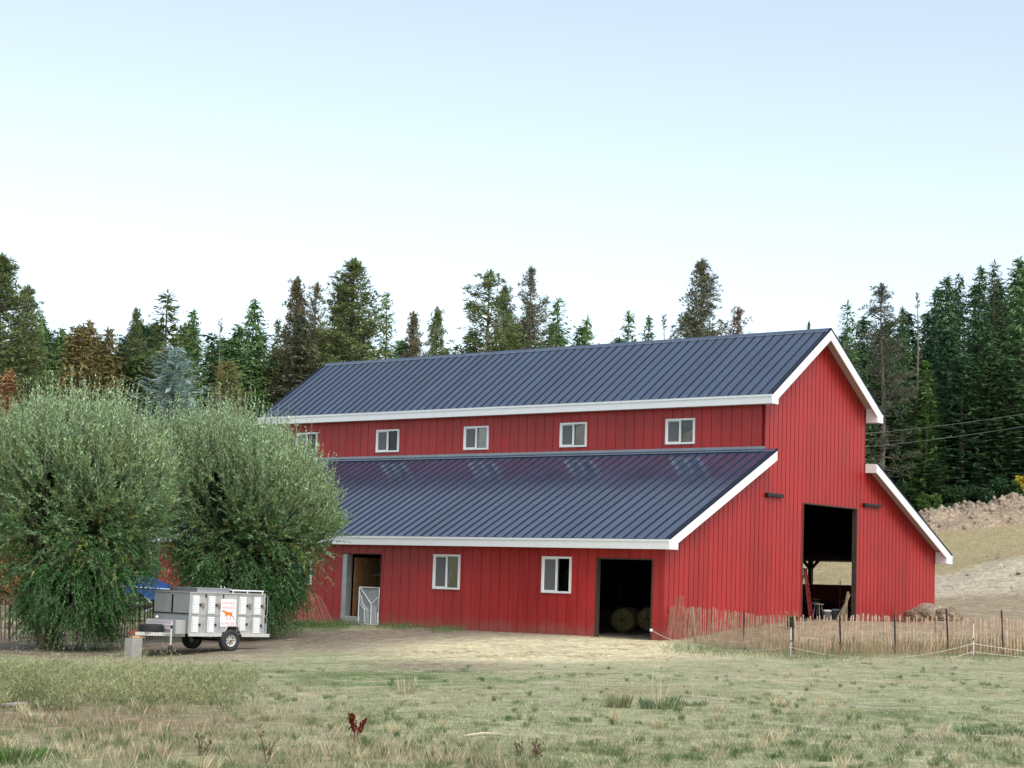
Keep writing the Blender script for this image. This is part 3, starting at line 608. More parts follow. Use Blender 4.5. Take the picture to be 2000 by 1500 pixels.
for k,(p0,p1) in enumerate(cols):
    for row in (0,1):
        x0,x1=TX(p0),TX(p1); pm=(p0+p1)/2
        z1=TH(368,1163 if row==0 else 1204); z0=TH(368,1198 if row==0 else 1235); 
        dx0=x0-.05; dx1=x0+.50 if k in (0,) else x0+.48
        q=MB(); e=.014
        for (a,b,c,d) in ((dx0,dx1,z0-.03,z0-.018),(dx0,dx1,z1+.018,z1+.03),(dx0,dx0+.012,z0-.03,z1+.03),(dx1-.012,dx1,z0-.03,z1+.03)): q.box(a,b,-e,-.001,c,d)
        if row==1 and k==2: z0+=.06
        do=q.build('door',M_['alu'],trl)
        q=MB(); q.box(x0,x1,-.03,-.002,z0,z1); q.build('vent',M_['ventw'],do,bevel=.006)
        q=MB()
        for i in range(7): zz=z0+.04+i*(z1-z0-.08)/6; q.box(x0+.03,x1-.015,-.036,-.031,zz,zz+.006)
        q.box(x0+.018,x0+.028,-.036,-.031,z0+.03,z1-.03); q.build('louvre',M_['alud'],do)
        q=MB(); zc=(z0+z1)/2+.0; q.box(x1+.02,x1+.065,-.045,-.002,zc-.03,zc+.03); q.build('latch',M_['black'],do)
        q=MB(); q.box(x1+.07,x1+.10,-.03,-.002,zc-.035,zc+.03); 
        if row==0: q.tube([(x1+.12,-.02,zc+.07),(x1+.12,-.03,zc-.08),(x1+.16,-.03,zc-.10),(x1+.18,-.02,zc+.05)],.012,6)
        else: q.box(x1+.17,x1+.18,-.02,-.002,zc-.14,zc+.10)
        q.build('handle',M_['wood'] if row==0 else M_['galv'],do)
for s in (TX(398),TX(432)):
    q=MB(); q.box(s-.015,s+.015,-.03,-.002,zt-.12,zt-.02); q.build('hinge',M_['black'],trl)
# poster
sx0,sx1=TX(427.5),TX(457.5); sz1=TH(368,1168.5); sz0=TH(368,1223)
q=MB(); q.box(sx0,sx1,-.022,-.002,sz0,sz1); po=q.build('poster',M_['sign'],trl)
def text(body,m,parent,o,ux,uz,h,width,name='lettering',off=.002,nrm=None):
    cu_=bpy.data.curves.new(name,'FONT'); cu_.body=body; cu_.size=1; to=bpy.data.objects.new(name,cu_); COL.objects.link(to)
    bpy.context.view_layer.update(); dg=bpy.context.evaluated_depsgraph_get(); me=bpy.data.meshes.new_from_object(to.evaluated_get(dg)); bpy.data.objects.remove(to)
    n=len(me.vertices); a=np.zeros(n*3,np.float32); me.vertices.foreach_get('co',a); a=a.reshape(-1,3)
    a[:,0]-=a[:,0].min(); a[:,1]-=a[:,1].min(); a[:,0]*=width/a[:,0].max(); a[:,1]*=h/a[:,1].max()
    V=np.array(o,float)+a[:,:1]*np.array(ux,float)+a[:,1:2]*np.array(uz,float); me.vertices.foreach_set('co',V.astype(np.float32).ravel()); me.update(); me.materials.append(m)
    x=bpy.data.objects.new(name,me); COL.objects.link(x); x.parent=parent; return x
W_=sx1-sx0; H_=sz1-sz0
text('STEVE JARVIS',M_['pinktext'],po,(sx0+.04,-.0245,sz1-.16),(1,0,0),(0,0,1),.085,W_-.08)
text('HUNTING DOGS',M_['pinktext'],po,(sx0+.05,-.0245,sz1-.26),(1,0,0),(0,0,1),.065,W_-.10)
text('541-993-2008',M_['pinktext'],po,(sx0+.03,-.0245,sz0+.05),(1,0,0),(0,0,1),.075,W_-.07)
# pointing dog emblem: traced outline as a flat print
dog=[(105,655),(135,635),(165,605),(200,598),(235,630),(320,668),(400,685),(530,690),(548,720),(556,800),(560,845),(600,890),(630,940),(645,1000),(630,1025),(615,960),(585,905),(545,855),(520,850),(490,858),(500,900),(515,925),(498,960),(470,990),(435,1018),(430,1005),(465,975),(492,930),(478,880),(455,850),(440,805),(400,800),(345,850),(342,985),(325,1020),(300,1015),(322,975),(325,850),(265,828),(240,850),(232,842),(255,790),(235,730),(205,710),(180,685),(120,680)]
import mathutils
def dogpoly(pts,m,nm,off):
    P=[(sx0+(p[0]-60)/650*W_, -.0245-off, sz1-(p[1]-150)/1150*H_) for p in pts]
    tri=mathutils.geometry.tessellate_polygon([[Vector((p[0],p[2],0)) for p in P]])
    q=MB(); q.v=[tuple(p) for p in P]; q.f=[tuple(t) for t in tri]; q.mi=[0]*len(tri); return q.build(nm,m,po)
dogpoly(dog,M_['orange'],'emblem',0)
q=MB(); P=lambda x,y:(sx0+(x-60)/650*W_,-.026,sz1-(y-150)/1150*H_)
q.tube([P(530,690),P(570,650),P(625,600)],[.006,.004,.001],5); q.tube([P(560,850),P(605,905),P(635,1000)],.007,5); q.tube([P(485,870),P(508,920),P(440,1012)],.006,5); q.tube([P(334,860),P(334,980),P(310,1018)],.006,5); q.tube([P(105,655),P(135,655)],.008,5); q.tube([P(250,830),P(235,850),P(265,880)],.005,5); q.build('emblem_lines',M_['darkprint'],po)
# front box with its sign
q=MB(); q.box(-.36,-.03,.12,1.62,zb-.02,zb+.37); fb=q.build('front_box',M_['alud'],trl,bevel=.006)
q=MB(); q.box(-.355,-.035,.10,.118,zb,zb+.36); q.build('end_plate',M_['alu'],fb)
q=MB(); q.box(-.375,-.362,.25,1.55,zb+.11,zb+.345); bs=q.build('box_sign',M_['sign'],fb)
text('S. JARVIS HUNTING DOGS FOR SALE',M_['pinktext'],fb,(-.377,1.48,zb+.245),(0,-1,0),(0,0,1),.075,1.16)
text('541-993-2008',M_['pinktext'],fb,(-.377,1.20,zb+.135),(0,-1,0),(0,0,1),.085,.80)
q=MB(); q.lathe((-.2,1.3,zb+.39),(0,0,1),[(0,.03),(.03,.045),(.06,.03),(.07,.001)],10); q.build('marker_light',M_['bucket'],trl)
# tongue, coupler, jack
q=MB(); q.beam((0,.18,zb-.03),(-1.15,TW/2-.04,zb-.03),.05,.09); q.beam((0,TW-.18,zb-.03),(-1.15,TW/2+.04,zb-.03),.05,.09); q.beam((-.5,.4,zb-.03),(-.5,TW-.4,zb-.03),.05,.08); q.box(-.95,-.42,TW/2-.28,TW/2+.28,zb+.012,zb+.022); q.build('tongue',M_['rim'],trl)
q=MB(); q.prism([(-1.34,TW/2-.05,zb-.05),(-1.34,TW/2-.05,zb),(-1.12,TW/2-.05,zb+.06),(-1.0,TW/2-.05,zb+.02),(-1.0,TW/2-.05,zb-.07)],(0,.10,0)); q.tube([(-1.27,TW/2,zb-.02),(-1.27,TW/2,zb+.10)],.02,8); q.build('coupler',M_['rust'],trl)
q=MB(); q.tube([(-.51,.07,.12),(-.51,.07,.62)],.028,10); q.beam((-.51,.07,.42),(-.45,.38,.43),.05); q.build('jack',M_['rim'],trl)
q=MB(); q.tube([(-.51,.07,.60),(-.51,.07,.68)],.035,8); q.tube([(-.58,.07,.67),(-.44,.07,.67)],.012,6); q.build('jack_crank',M_['black'],trl)
q=MB(); q.lathe((-.51,.045,.075),(0,1,0),[(0,.02),(0,.065),(.01,.075),(.04,.075),(.05,.065),(.05,.02)],16); q.box(-.535,-.485,.035,.042,.07,.16); q.build('jack_wheel',M_['rubber'],trl)
def wheel(par,c,flip,full=True):
    """tyre with tread blocks and a slotted rim; axis along y, outer face towards -y*flip"""
    s=-flip; R=.295; w=.20
    q=MB(); prof=[(0,.165),(.004,.20),(-.012,.235),(0.002,.272),(.02,.290),(.05,R),(w-.05,R),(w-.02,.290),(w,.272),(w+.012,.235),(w-.004,.20),(w,.165)]
    q.lathe(c,(0,-s,0),prof,40)
    tb=q
    for i in range(40):
        a=2*PI*i/40
        for jn,off in ((0,.03),(1,.085),(2,.14)):
            aa=a+(PI/40 if jn==1 else 0); r_=np.array((math.cos(aa),0,math.sin(aa))); tt=np.array((-math.sin(aa),0,math.cos(aa)))
            o=np.array(c)+r_*(R-.004)+np.array((0,-s*off,0)); q.obox(o-tt*.014,tt*.028,(0,-s*.038,0),r_*.014)
    ty=q.build('tyre',M_['rubber'],par)
    q=MB(); q.lathe(c,(0,-s,0),[(.0,.168),(.012,.165),(.02,.150),(.05,.135),(.05,.05),(.02,.045),(.02,.001)],32); q.lathe(c,(0,-s,0),[(.12,.168),(w,.168)],32); rm=q.build('rim',M_['rim'],par,True)
    q=MB()
    for i in range(8): a=2*PI*i/8; q.lathe((c[0]+.105*math.cos(a),c[1]-s*.036,c[2]+.105*math.sin(a)),(0,-s,0),[(0,.001),(0,.019),(.012,.019)],10)
    q.build('rim_hole',M_['black'],par)
    q=MB(); q.lathe(c,(0,-s,0),[(-.012,.001),(-.012,.022),(.03,.03)],16)
    for i in range(6): a=2*PI*i/6+.3; q.lathe((c[0]+.062*math.cos(a),c[1]-s*.02,c[2]+.062*math.sin(a)),(0,-s,0),[(-.004,.001),(-.004,.007),(.03,.007)],6)
    q.build('hub',M_['rust'],par)
for nm,c,fl_ in (('n',(xw,-.13,.295),1),('f',(xw,TW+.13,.295),-1)):
    wo=bpy.data.objects.new('wheel',None); COL.objects.link(wo); wo.parent=trl; wo.location=c
    wheel(wo,(0,0,0),fl_)
q=MB(); q.tube([(xw,.05,.295),(xw,TW-.05,.295)],.035,10); q.beam((xw-.45,.12,zb-.08),(xw+.45,.12,zb-.08),.05); q.build('axle',M_['black'],trl)
q=MB(); q.box(TL,TL+.16,.04,.5,zb+.0,zb+.30); q.build('rear_box',M_['galv'],trl,bevel=.01)
# roof: rack rails and raised lid
q=MB()
for yy in (.03,TW-.03): 
    q.tube([(TX(450),yy,zt+.10),(TL-.02,yy,zt+.10)],.022,6)
    for xx in (TX(452),TX(480),TL-.05): q.tube([(xx,yy,zt+.02),(xx,yy,zt+.10)],.018,6)
q.tube([(TL-.02,.03,zt+.10),(TL-.02,TW-.03,zt+.10)],.018,6); q.build('roof_rack',M_['bucket'],trl)
q=MB(); q.box(.45,1.5,.35,TW-.15,zt+.03,zt+.13); q.box(.40,1.56,.30,TW-.1,zt+.13,zt+.15); q.build('roof_box',M_['galv'],trl)
q=MB(); q.tube([(TX(450),.5,zt+.03),(TX(446),.5,zt+.22)],.012,6); q.tube([(TX(458),.5,zt+.03),(TX(453),.5,zt+.20)],.012,6); q.build('roof_strut',M_['bucket'],trl)
# spare tyre flat on the tongue
def tloc(x,y,z=0): v=np.array([P0[0],P0[1],TZ+z]); v[0]+=x*(rh[0]*cS+fh[0]*sS)+y*(-rh[0]*sS+fh[0]*cS); v[1]+=x*(rh[1]*cS+fh[1]*sS)+y*(-rh[1]*sS+fh[1]*cS); return v
sp=thing('spare_tyre','worn black spare tyre lying flat on the trailer tongue','tyre',tuple(tloc(-.62,TW/2,zb+.024)),TR)
q=MB(); R=.33;w=.21; q.lathe((0,0,0),(0,0,1),[(0.01,.17),(0,.21),(0,.28),(.02,.31),(.05,R),(w-.05,R),(w-.02,.31),(w,.28),(w,.21),(w-.01,.17)],40)
for i in range(36):
    a=2*PI*i/36
    for jn in range(3): aa=a+(jn%2)*PI/36; r_=np.array((math.cos(aa),math.sin(aa),0));tt=np.array((-math.sin(aa),math.cos(aa),0)); q.obox(r_*(R-.004)+np.array((0,0,.03+jn*.052))-tt*.016,tt*.032,(0,0,.042),r_*.013)
q.build('tyre',M_['rubber'],sp); q=MB(); q.lathe((0,0,0),(0,0,1),[(.03,.168),(.06,.13),(.06,.05),(.06,.001)],24); q.build('rim',M_['rust'],sp)
hx,hy,_=tloc(-1.14,TW/2); hz=gz(hx,hy)
cbk=MB(); cbk.box(-.22,.16,-.15,.15,-.05,TZ+zb-.16-hz); o=cbk.build('concrete_block',M_['concrete'],None,bevel=.012); o.location=(hx,hy,hz); o.rotation_euler=(0,0,TR+.25); tag(o,'pale rough concrete block holding up the trailer coupler','block')
wbk=MB(); wbk.box(-.12,.28,-.10,.10,0,.07); o=wbk.build('wood_offcut',mat('fresh_lumber',(.50,.33,.16),.7,noise=(8,.15)),None,bevel=.005); z0=TZ+zb-.16
o.location=(hx,hy,z0+.003); o.rotation_euler=(0,0,TR); tag(o,'short tan lumber offcut between the concrete block and the coupler','board')

# ------------------------------------------------------------------ fences
def fence(root,path,h,m,leanf,seed,spacing=.098,zoff=.04,slat_w=.035,hv=.05):
    """wired lath fence along ground path [(px,d)..]; wires and laths are parts"""
    r=np.random.default_rng(seed); pts=[at(p[0],1200,p[1])[:2] for p in path]; segl=[np.linalg.norm(pts[i+1]-pts[i]) for i in range(len(pts)-1)]; tot=sum(segl)
    def pos(s):
        i=0
        while i<len(segl)-1 and s>segl[i]: s-=segl[i]; i+=1
        t=s/segl[i]; return pts[i]*(1-t)+pts[i+1]*t,(pts[i+1]-pts[i])/segl[i]
    q=MB(); s=0; w=[[],[],[],[],[]]
    while s<tot:
        p,dv=pos(s); z=gz(p[0],p[1])+zoff+r.normal()*.012; ln=leanf(s/tot)+r.normal()*.035; hh=h*(1+r.normal()*hv*.5)
        b=np.array([p[0],p[1],z]); d3=np.array([dv[0],dv[1],0]); nrm=np.array([-dv[1],dv[0],0]); off=nrm*(r.normal()*.012)
        upv=np.array([0,0,1.])*math.cos(ln)+d3*math.sin(ln); ww=slat_w*(.8+r.random()*.4)
        q.obox(b+off-d3*ww/2,d3*ww,nrm*.009,upv*hh)
        for k in range(5): w[k].append(b+upv*h*(.08+.21*k)+nrm*.012)
        s+=spacing*(.85+r.random()*.3)
    o0=np.array([pts[0][0],pts[0][1],gz(*pts[0])]); 
    q.v=[tuple(np.array(v)-o0) for v in q.v]; root.location=o0; q.build('lath',m,root)
    for k in range(5):
        wq=MB(); wq.tube([a-o0 for a in w[k][::2]],.0035,4); wq.build('wire',M_['wire'],root)
    return o0
def fpost(root,o0,px,d,ptop,pbase,m,r=.022,lean=0,name='post'):
    B=at(px,pbase,d); z=gz(B[0],B[1]); T=at(px+lean,ptop,d); q=MB()
    q.tube([np.array([B[0],B[1],z-.1])-o0,T-o0],[r*1.1,r],6) if name!='post' or r>.03 else (q.beam(np.array([B[0],B[1],z-.1])-o0,T-o0,.045,.012),q.beam(np.array([B[0],B[1],z-.1])-o0,T-o0,.012,.04))
    return q.build(name,m,root)
f1=thing('lath_fence','weathered wire-and-lath snow fence running from the barn corner to the right','fence')
pathR=[(1299,59.3),(1345,57.6),(1400,56.4),(1454,55.5),(1548,54.3),(1641,54),(1747,54),(1850,54),(1957,54),(2120,54.5),(2480,56)]
o0=fence(f1,pathR,1.03,M_['slat'],lambda t:.26*math.exp(-((t-.04)/.07)**2)+.05*math.sin(t*40),5)
for px,d,a,b,ln in ((1454,55.5,1192,1275,-1),(1550,54.3,1203,1280,-2),(1643,54,1203,1277,-3),(1749,54,1200,1277,-2),(1853,54,1189,1282,-5),(1959,54,1192,1282,-3),(2062,54.2,1195,1284,-3),(2170,54.6,1197,1286,-3),(2280,55,1199,1288,-3),(2390,55.6,1201,1290,-3)):
    fpost(f1,o0,px,d,a,b,M_['post'],lean=ln)
fpost(f1,o0,1359,57,1186,1272,M_['wood'],r=.04,lean=-6,name='wooden_stake')['label']='crooked pale wooden stake'
f1b=thing('lath_bundle','loose end of red lath fence leaning on the near barn corner','fence')
fence(f1b,[(1300,58.3),(1332,57.9)],1.35,M_['slatred'],lambda t:.26-.25*t,9,spacing=.10)
f2_=thing('lath_fence','dark stained wire-and-lath fence behind the left willow and the trailer','fence')
o2=fence(f2_,[(-260,61),(-60,60.5),(60,60.5),(150,61),(235,61.5),(300,62.5),(420,64)],1.22,M_['slatdark'],lambda t:.05*math.sin(t*30),6,spacing=.115)
for px,d,a,b in ((20,60.5,1180,1245),(150,61,1180,1245),(274,62,1168,1242),(293,62.5,1205,1245)): fpost(f2_,o2,px,d,a,b,M_['post'])
f3=thing('lath_fence','collapsed red lath fence fanned against the barn wall left of the plank doorway','fence')
fence(f3,[(538,67.5),(590,67),(654,66.3)],1.15,M_['slatred'],lambda t:-.05-.55*max(0,(t-.45))/.55,8,spacing=.105)
# rope fence
def rope_thing(label,P):
    q=MB(); P=[np.array(p) for p in P]; q.tube(P,.008,6); o=q.build('rope',M_['rope'],None,True); at_origin(o); tag(o,label,'rope')
def sag(A,B,s,n=14): A=np.array(A,float);B=np.array(B,float); return [A*(1-t)+B*t-np.array((0,0,s*4*t*(1-t))) for t in np.linspace(0,1,n)]
A0=at(1273,1231,58.9); A1=at(1357,1257,56.8); A2=at(1544,1264,52.8); A3=at(1901,1257,52.6); A4=at(2400,1285,53.5)
rope_thing('upper white rope sagging from the low barn door past two white stakes',sag(A0,A1,.10)+sag(A1,A2,.14)[1:]+sag(A2,A3,.35)[1:]+sag(A3,A4,.2)[1:])
B1=at(1357,1262,56.8); B2=at(1544,1279,52.8); B3=at(1901,1273,52.6); B4=at(2400,1297,53.5)
rope_thing('lower white rope drooping to the grass between the two white stakes',sag(B1,B2,.28)+sag(B2,B3,.36)[1:]+sag(B3,B4,.14)[1:])
q=MB(); c=at(1273,1231,58.86); q.lathe(c,(-1,0,0),[(0,.045),(.05,.05),(.08,.03),(.08,.001)],10); o=q.build('insulator',M_['bucket'],barn)
for px,top,lb in ((1544,1224,'white rope stake with dark base, left of the two in front of the lath fence'),(1901,1216,'white rope stake right of the two in front of the lath fence')):
    B=at(px,1292,52.7); z=gz(B[0],B[1]); T=at(px-1,top,52.7); t=thing('rope_stake',lb,'stake',(B[0],B[1],z),0,'white rope stakes')
    H=T[2]-z; q=MB(); q.tube([(0,0,.0),(0,0,H)],.012,6); q.build('rod',M_['bucket'],t)
    q=MB(); q.tube([(0,0,H-.02),(0,0,H+.03)],.014,6); q.tube([(0,0,H*.5),(0,0,H*.56)],.016,6); q.build('clip',M_['black'],t)
# power cables
for lb,(a,b) in (('upper pale overhead cable crossing the dark forest right of the barn',((1560,858),(2120,788))),('lower pale overhead cable crossing the dark forest right of the barn',((1560,884),(2120,812)))):
    A=at(*a,112);B=at(*b,112); q=MB(); q.tube(sag(A,B,.25,20),.012,5); o=q.build('power_cable',M_['cable'],None); at_origin(o); tag(o,lb,'cable')
# blue tarp heap behind the left fence
B=at(285,1180,72); zz=gz(B[0],B[1]); t=thing('tarp_shelter','blue tarp stretched over a low pole frame, half hidden by the left willow','tarp',(B[0],B[1],zz),-YAW)
n=26;q=MB();gx=np.linspace(-.7,.95,n);gy=np.linspace(-.9,.9,14)
zt_=at(275,1128,70)[2]-zz; zl_=at(300,1150,70)[2]-zz
def tf(x,y): return zt_-.35*((x+.2)/1.2)**2*.6-.28*abs(y)**1.3+.10*float(fbm(np.array(x*2.+9),np.array(y*2+5),44))-.12*((x-.3)>0)*math.sin((x-.3)*2)
for i in range(n-1):
    for j in range(13): q.quad(*[(gx[a],gy[b],tf(gx[a],gy[b])) for a,b in ((i,j),(i+1,j),(i+1,j+1),(i,j+1))])
for i in range(n-1):
    x0,x1=gx[i],gx[i+1]; d0=.42+.12*math.sin(x0*5);d1=.42+.12*math.sin(x1*5); q.quad((x0,gy[0],tf(x0,gy[0])),(x1,gy[0],tf(x1,gy[0])),(x1,gy[0]-.05,tf(x1,gy[0])-d1),(x0,gy[0]-.05,tf(x0,gy[0])-d0))
q.build('tarp',M_['blue'],t,True)
for sx in (-.62,.88):
    for sy in (-.8,.8): q=MB(); q.tube([(sx,sy,0),(sx,sy,tf(sx,sy)-.01)],.03,6); q.build('pole',M_['wood'],t)
q=MB(); q.tube([(-.8,-.97,zl_+.05),(1.05,-.97,zl_)],.018,6); q.build('rail',M_['bucket'],t)

# ------------------------------------------------------------------ rocks
def rock(r,seed,sq=(1,1,.7)):
    bm=[];import bmesh as _b; b=_b.new(); _b.ops.create_icosphere(b,subdivisions=3,radius=r)
    rs=np.random.default_rng(seed); off=rs.random(3)*50
    for v in b.verts:
        p=np.array(v.co)/r; nn=float(fbm(np.array(p[0]*1.6+off[0]+p[2]),np.array(p[1]*1.6+off[1]-p[2]*.7),seed,4)); k=.72+.6*nn
        v.co=Vector((p[0]*r*k*sq[0],p[1]*r*k*sq[1],max(-.25*r,p[2]*r*k*sq[2])))
    me=bpy.data.meshes.new('boulder'); b.to_mesh(me); b.free(); me.materials.append(M_['rock']); return me
M_['stump']=mat('earthy_root_mass',(.28,.21,.14),.95,noise=[(2,.35),(9,.35)],bump=(10,1,.12))
for px,py,d,r,sq,lb in ((1812,1214,69.5,.66,(1.2,1,1.1),'large pale-topped boulder against the right end of the barn'),(1850,1214,69.0,.52,(.95,.9,.85),'smaller brown boulder just right of the pale-topped boulder'),(1786,1216,70.2,.40,(1.2,1,.7),'low dark rock at the foot of the barn gable, left of the boulders')):
    P=at(px,py,d); me=rock(r,int(px)); me.materials.clear(); me.materials.append(M_['stump'] if px!=1812 else M_['rock']); o=bpy.data.objects.new('boulder',me); COL.objects.link(o); o.location=(P[0],P[1],gz(P[0],P[1])+r*.42); tag(o,lb,'boulder')
    if px==1812: me.materials.clear(); me.materials.append(mat('boulder_mottled',(.32,.25,.17),.95,noise=[(1.3,.5),(7,.4)],bump=(9,1,.1)))
# rubble bank on the hill
q=[];fc=[];cc=[]
nb=150;ub=np.linspace(15,70,nb);
DB=150.; ridge=lambda u: at(1000+3701.3*u/DB,float(np.interp(1000+3701.3*u/DB,[1780,1810,1860,1900,1940,1960,2000,2200,2600],[1012,1003,1001,993,988,981,978,955,930])),DB)[2]
rows=34; V=[];
for j in range(rows):
    s=j/(rows-1)
    for i,u in enumerate(ub):
        d=DB-9+18*s; x,y=xy(u,d); base=gz(x,y)-.3; top=ridge(u)
        env=math.sin(PI*min(1,max(0,s)))**.6 if 0<s<1 else 0
        z=base+(max(top-base,.8))*env+(.0 if env==0 else (float(fbm(np.array(u*.9),np.array(d*.9),71,4))-.5)*1.3*env+(float(fbm(np.array(u*3.),np.array(d*3.),72,2))-.5)*.5*env)
        V.append((x,y,z))
V=np.array(V); I=np.arange(rows*nb).reshape(rows,nb); Fq=np.stack([I[:-1,:-1],I[:-1,1:],I[1:,1:],I[1:,:-1]],-1).reshape(-1,4)
mr_=mat('rubble_soil',(.40,.30,.20),.95,noise=[(.5,.25),(2.5,.35),(9,.3)],bump=(3,1,.35))
o=mesh_np('dirt_bank',V,Fq,mr_,smooth=True); tag(o,kind='structure')
V0=[];F0=[];rs=np.random.default_rng(77)
ico=[(0,0,1),(.89,0,.45),(.28,.85,.45),(-.72,.53,.45),(-.72,-.53,.45),(.28,-.85,.45),(.72,.53,-.45),(-.28,.85,-.45),(-.89,0,-.45),(-.28,-.85,-.45),(.72,-.53,-.45),(0,0,-1)]
icf=[(0,1,2),(0,2,3),(0,3,4),(0,4,5),(0,5,1),(1,6,2),(2,7,3),(3,8,4),(4,9,5),(5,10,1),(6,7,2),(7,8,3),(8,9,4),(9,10,5),(10,6,1),(11,7,6),(11,8,7),(11,9,8),(11,10,9),(11,6,10)]
for k in range(2600):
    j=int(min(rows-2,abs(rs.normal()*.33)*rows*.5 + rs.random()*rows*.45)) if k%3 else int(rs.integers(13,19)); i=int(rs.integers(0,nb)); p=V[j*nb+i]+rs.normal(size=3)*np.array([.3,.3,.05]); r=.07+.25*rs.random()**3+(.12 if k%3==0 and rs.random()<.3 else 0)
    n0=len(V0); sq=.6+rs.random(3)*.7
    for a in ico: V0.append(p+np.array(a)*sq*r*(.8+rs.random()*.4))
    F0+=[(n0+a,n0+b,n0+c) for a,b,c in icf]
col=np.repeat((np.array([.42,.33,.25])*(.7+rs.random((2600,1))*.6)),12,0)
o=mesh_np('rubble',np.array(V0),np.array(F0),M_['blade'],col=col); tag(o,'loose tan stones scattered over the dirt bank on the hill','rubble',kind='stuff')

# stones and clods on the grey bank and yard
def clods(name,label,pts,size,colr,seed):
    rs=np.random.default_rng(seed);V0=[];F0=[];C0=[]
    for p in pts:
        r=size*(.3+rs.random()**3*1.2); n0=len(V0); sq=np.array([.7,.7,.5])+rs.random(3)*.6; c=np.array(colr)*(.6+rs.random()*.7)
        for a in ico: V0.append(p+np.array(a)*sq*r*(.8+rs.random()*.4)); C0.append(c)
        F0+=[(n0+a,n0+b,n0+c_) for a,b,c_ in icf]
    return tag(mesh_np(name,np.array(V0),np.array(F0),M_['blade'],col=np.array(C0)),label,name.replace('_',' '),kind='stuff')
def scat(n,f):
    out=[]
    for _ in range(n): u,d=f(); x,y=xy(u,d); out.append((x,y))
    a=np.array(out); z=tz(a[:,0],a[:,1]); return np.stack([a[:,0],a[:,1],z],-1)
clods('bank_stones','small stones and clods on the grey cut bank right of the barn',scat(160,lambda:(rng.uniform(17,34),rng.normal(96,3.0))),.09,(.34,.29,.23),3)

# ------------------------------------------------------------------ foliage builders
def quads_from(C,A,Wd,taper=.25):
    """C centre base (n,3), A long axis (n,3), Wd half width vector (n,3) -> leaf-shaped quads"""
    V=np.stack([C,C+A*.45+Wd,C+A,C+A*.45-Wd],1).reshape(-1,3); return V
def rnd_unit(r,n): v=r.normal(size=(n,3)); return v/np.linalg.norm(v,axis=1)[:,None]
def crown_mesh(name,V,m=None,col=None):
    me=bpy.data.meshes.new(name); k=len(V)//4
    me.vertices.add(len(V)); me.vertices.foreach_set('co',V.astype(np.float32).ravel()); me.loops.add(k*4); me.loops.foreach_set('vertex_index',np.arange(k*4,dtype=np.int32))
    me.polygons.add(k); me.polygons.foreach_set('loop_start',np.arange(0,k*4,4,dtype=np.int32)); me.update(calc_edges=True)
    if col is not None: a=me.attributes.new('Col','FLOAT_COLOR','POINT'); c=np.ones((len(V),4),np.float32); c[:,:3]=col; a.data.foreach_set('color',c.ravel())
    me.materials.append(m or M_['fol']); return me
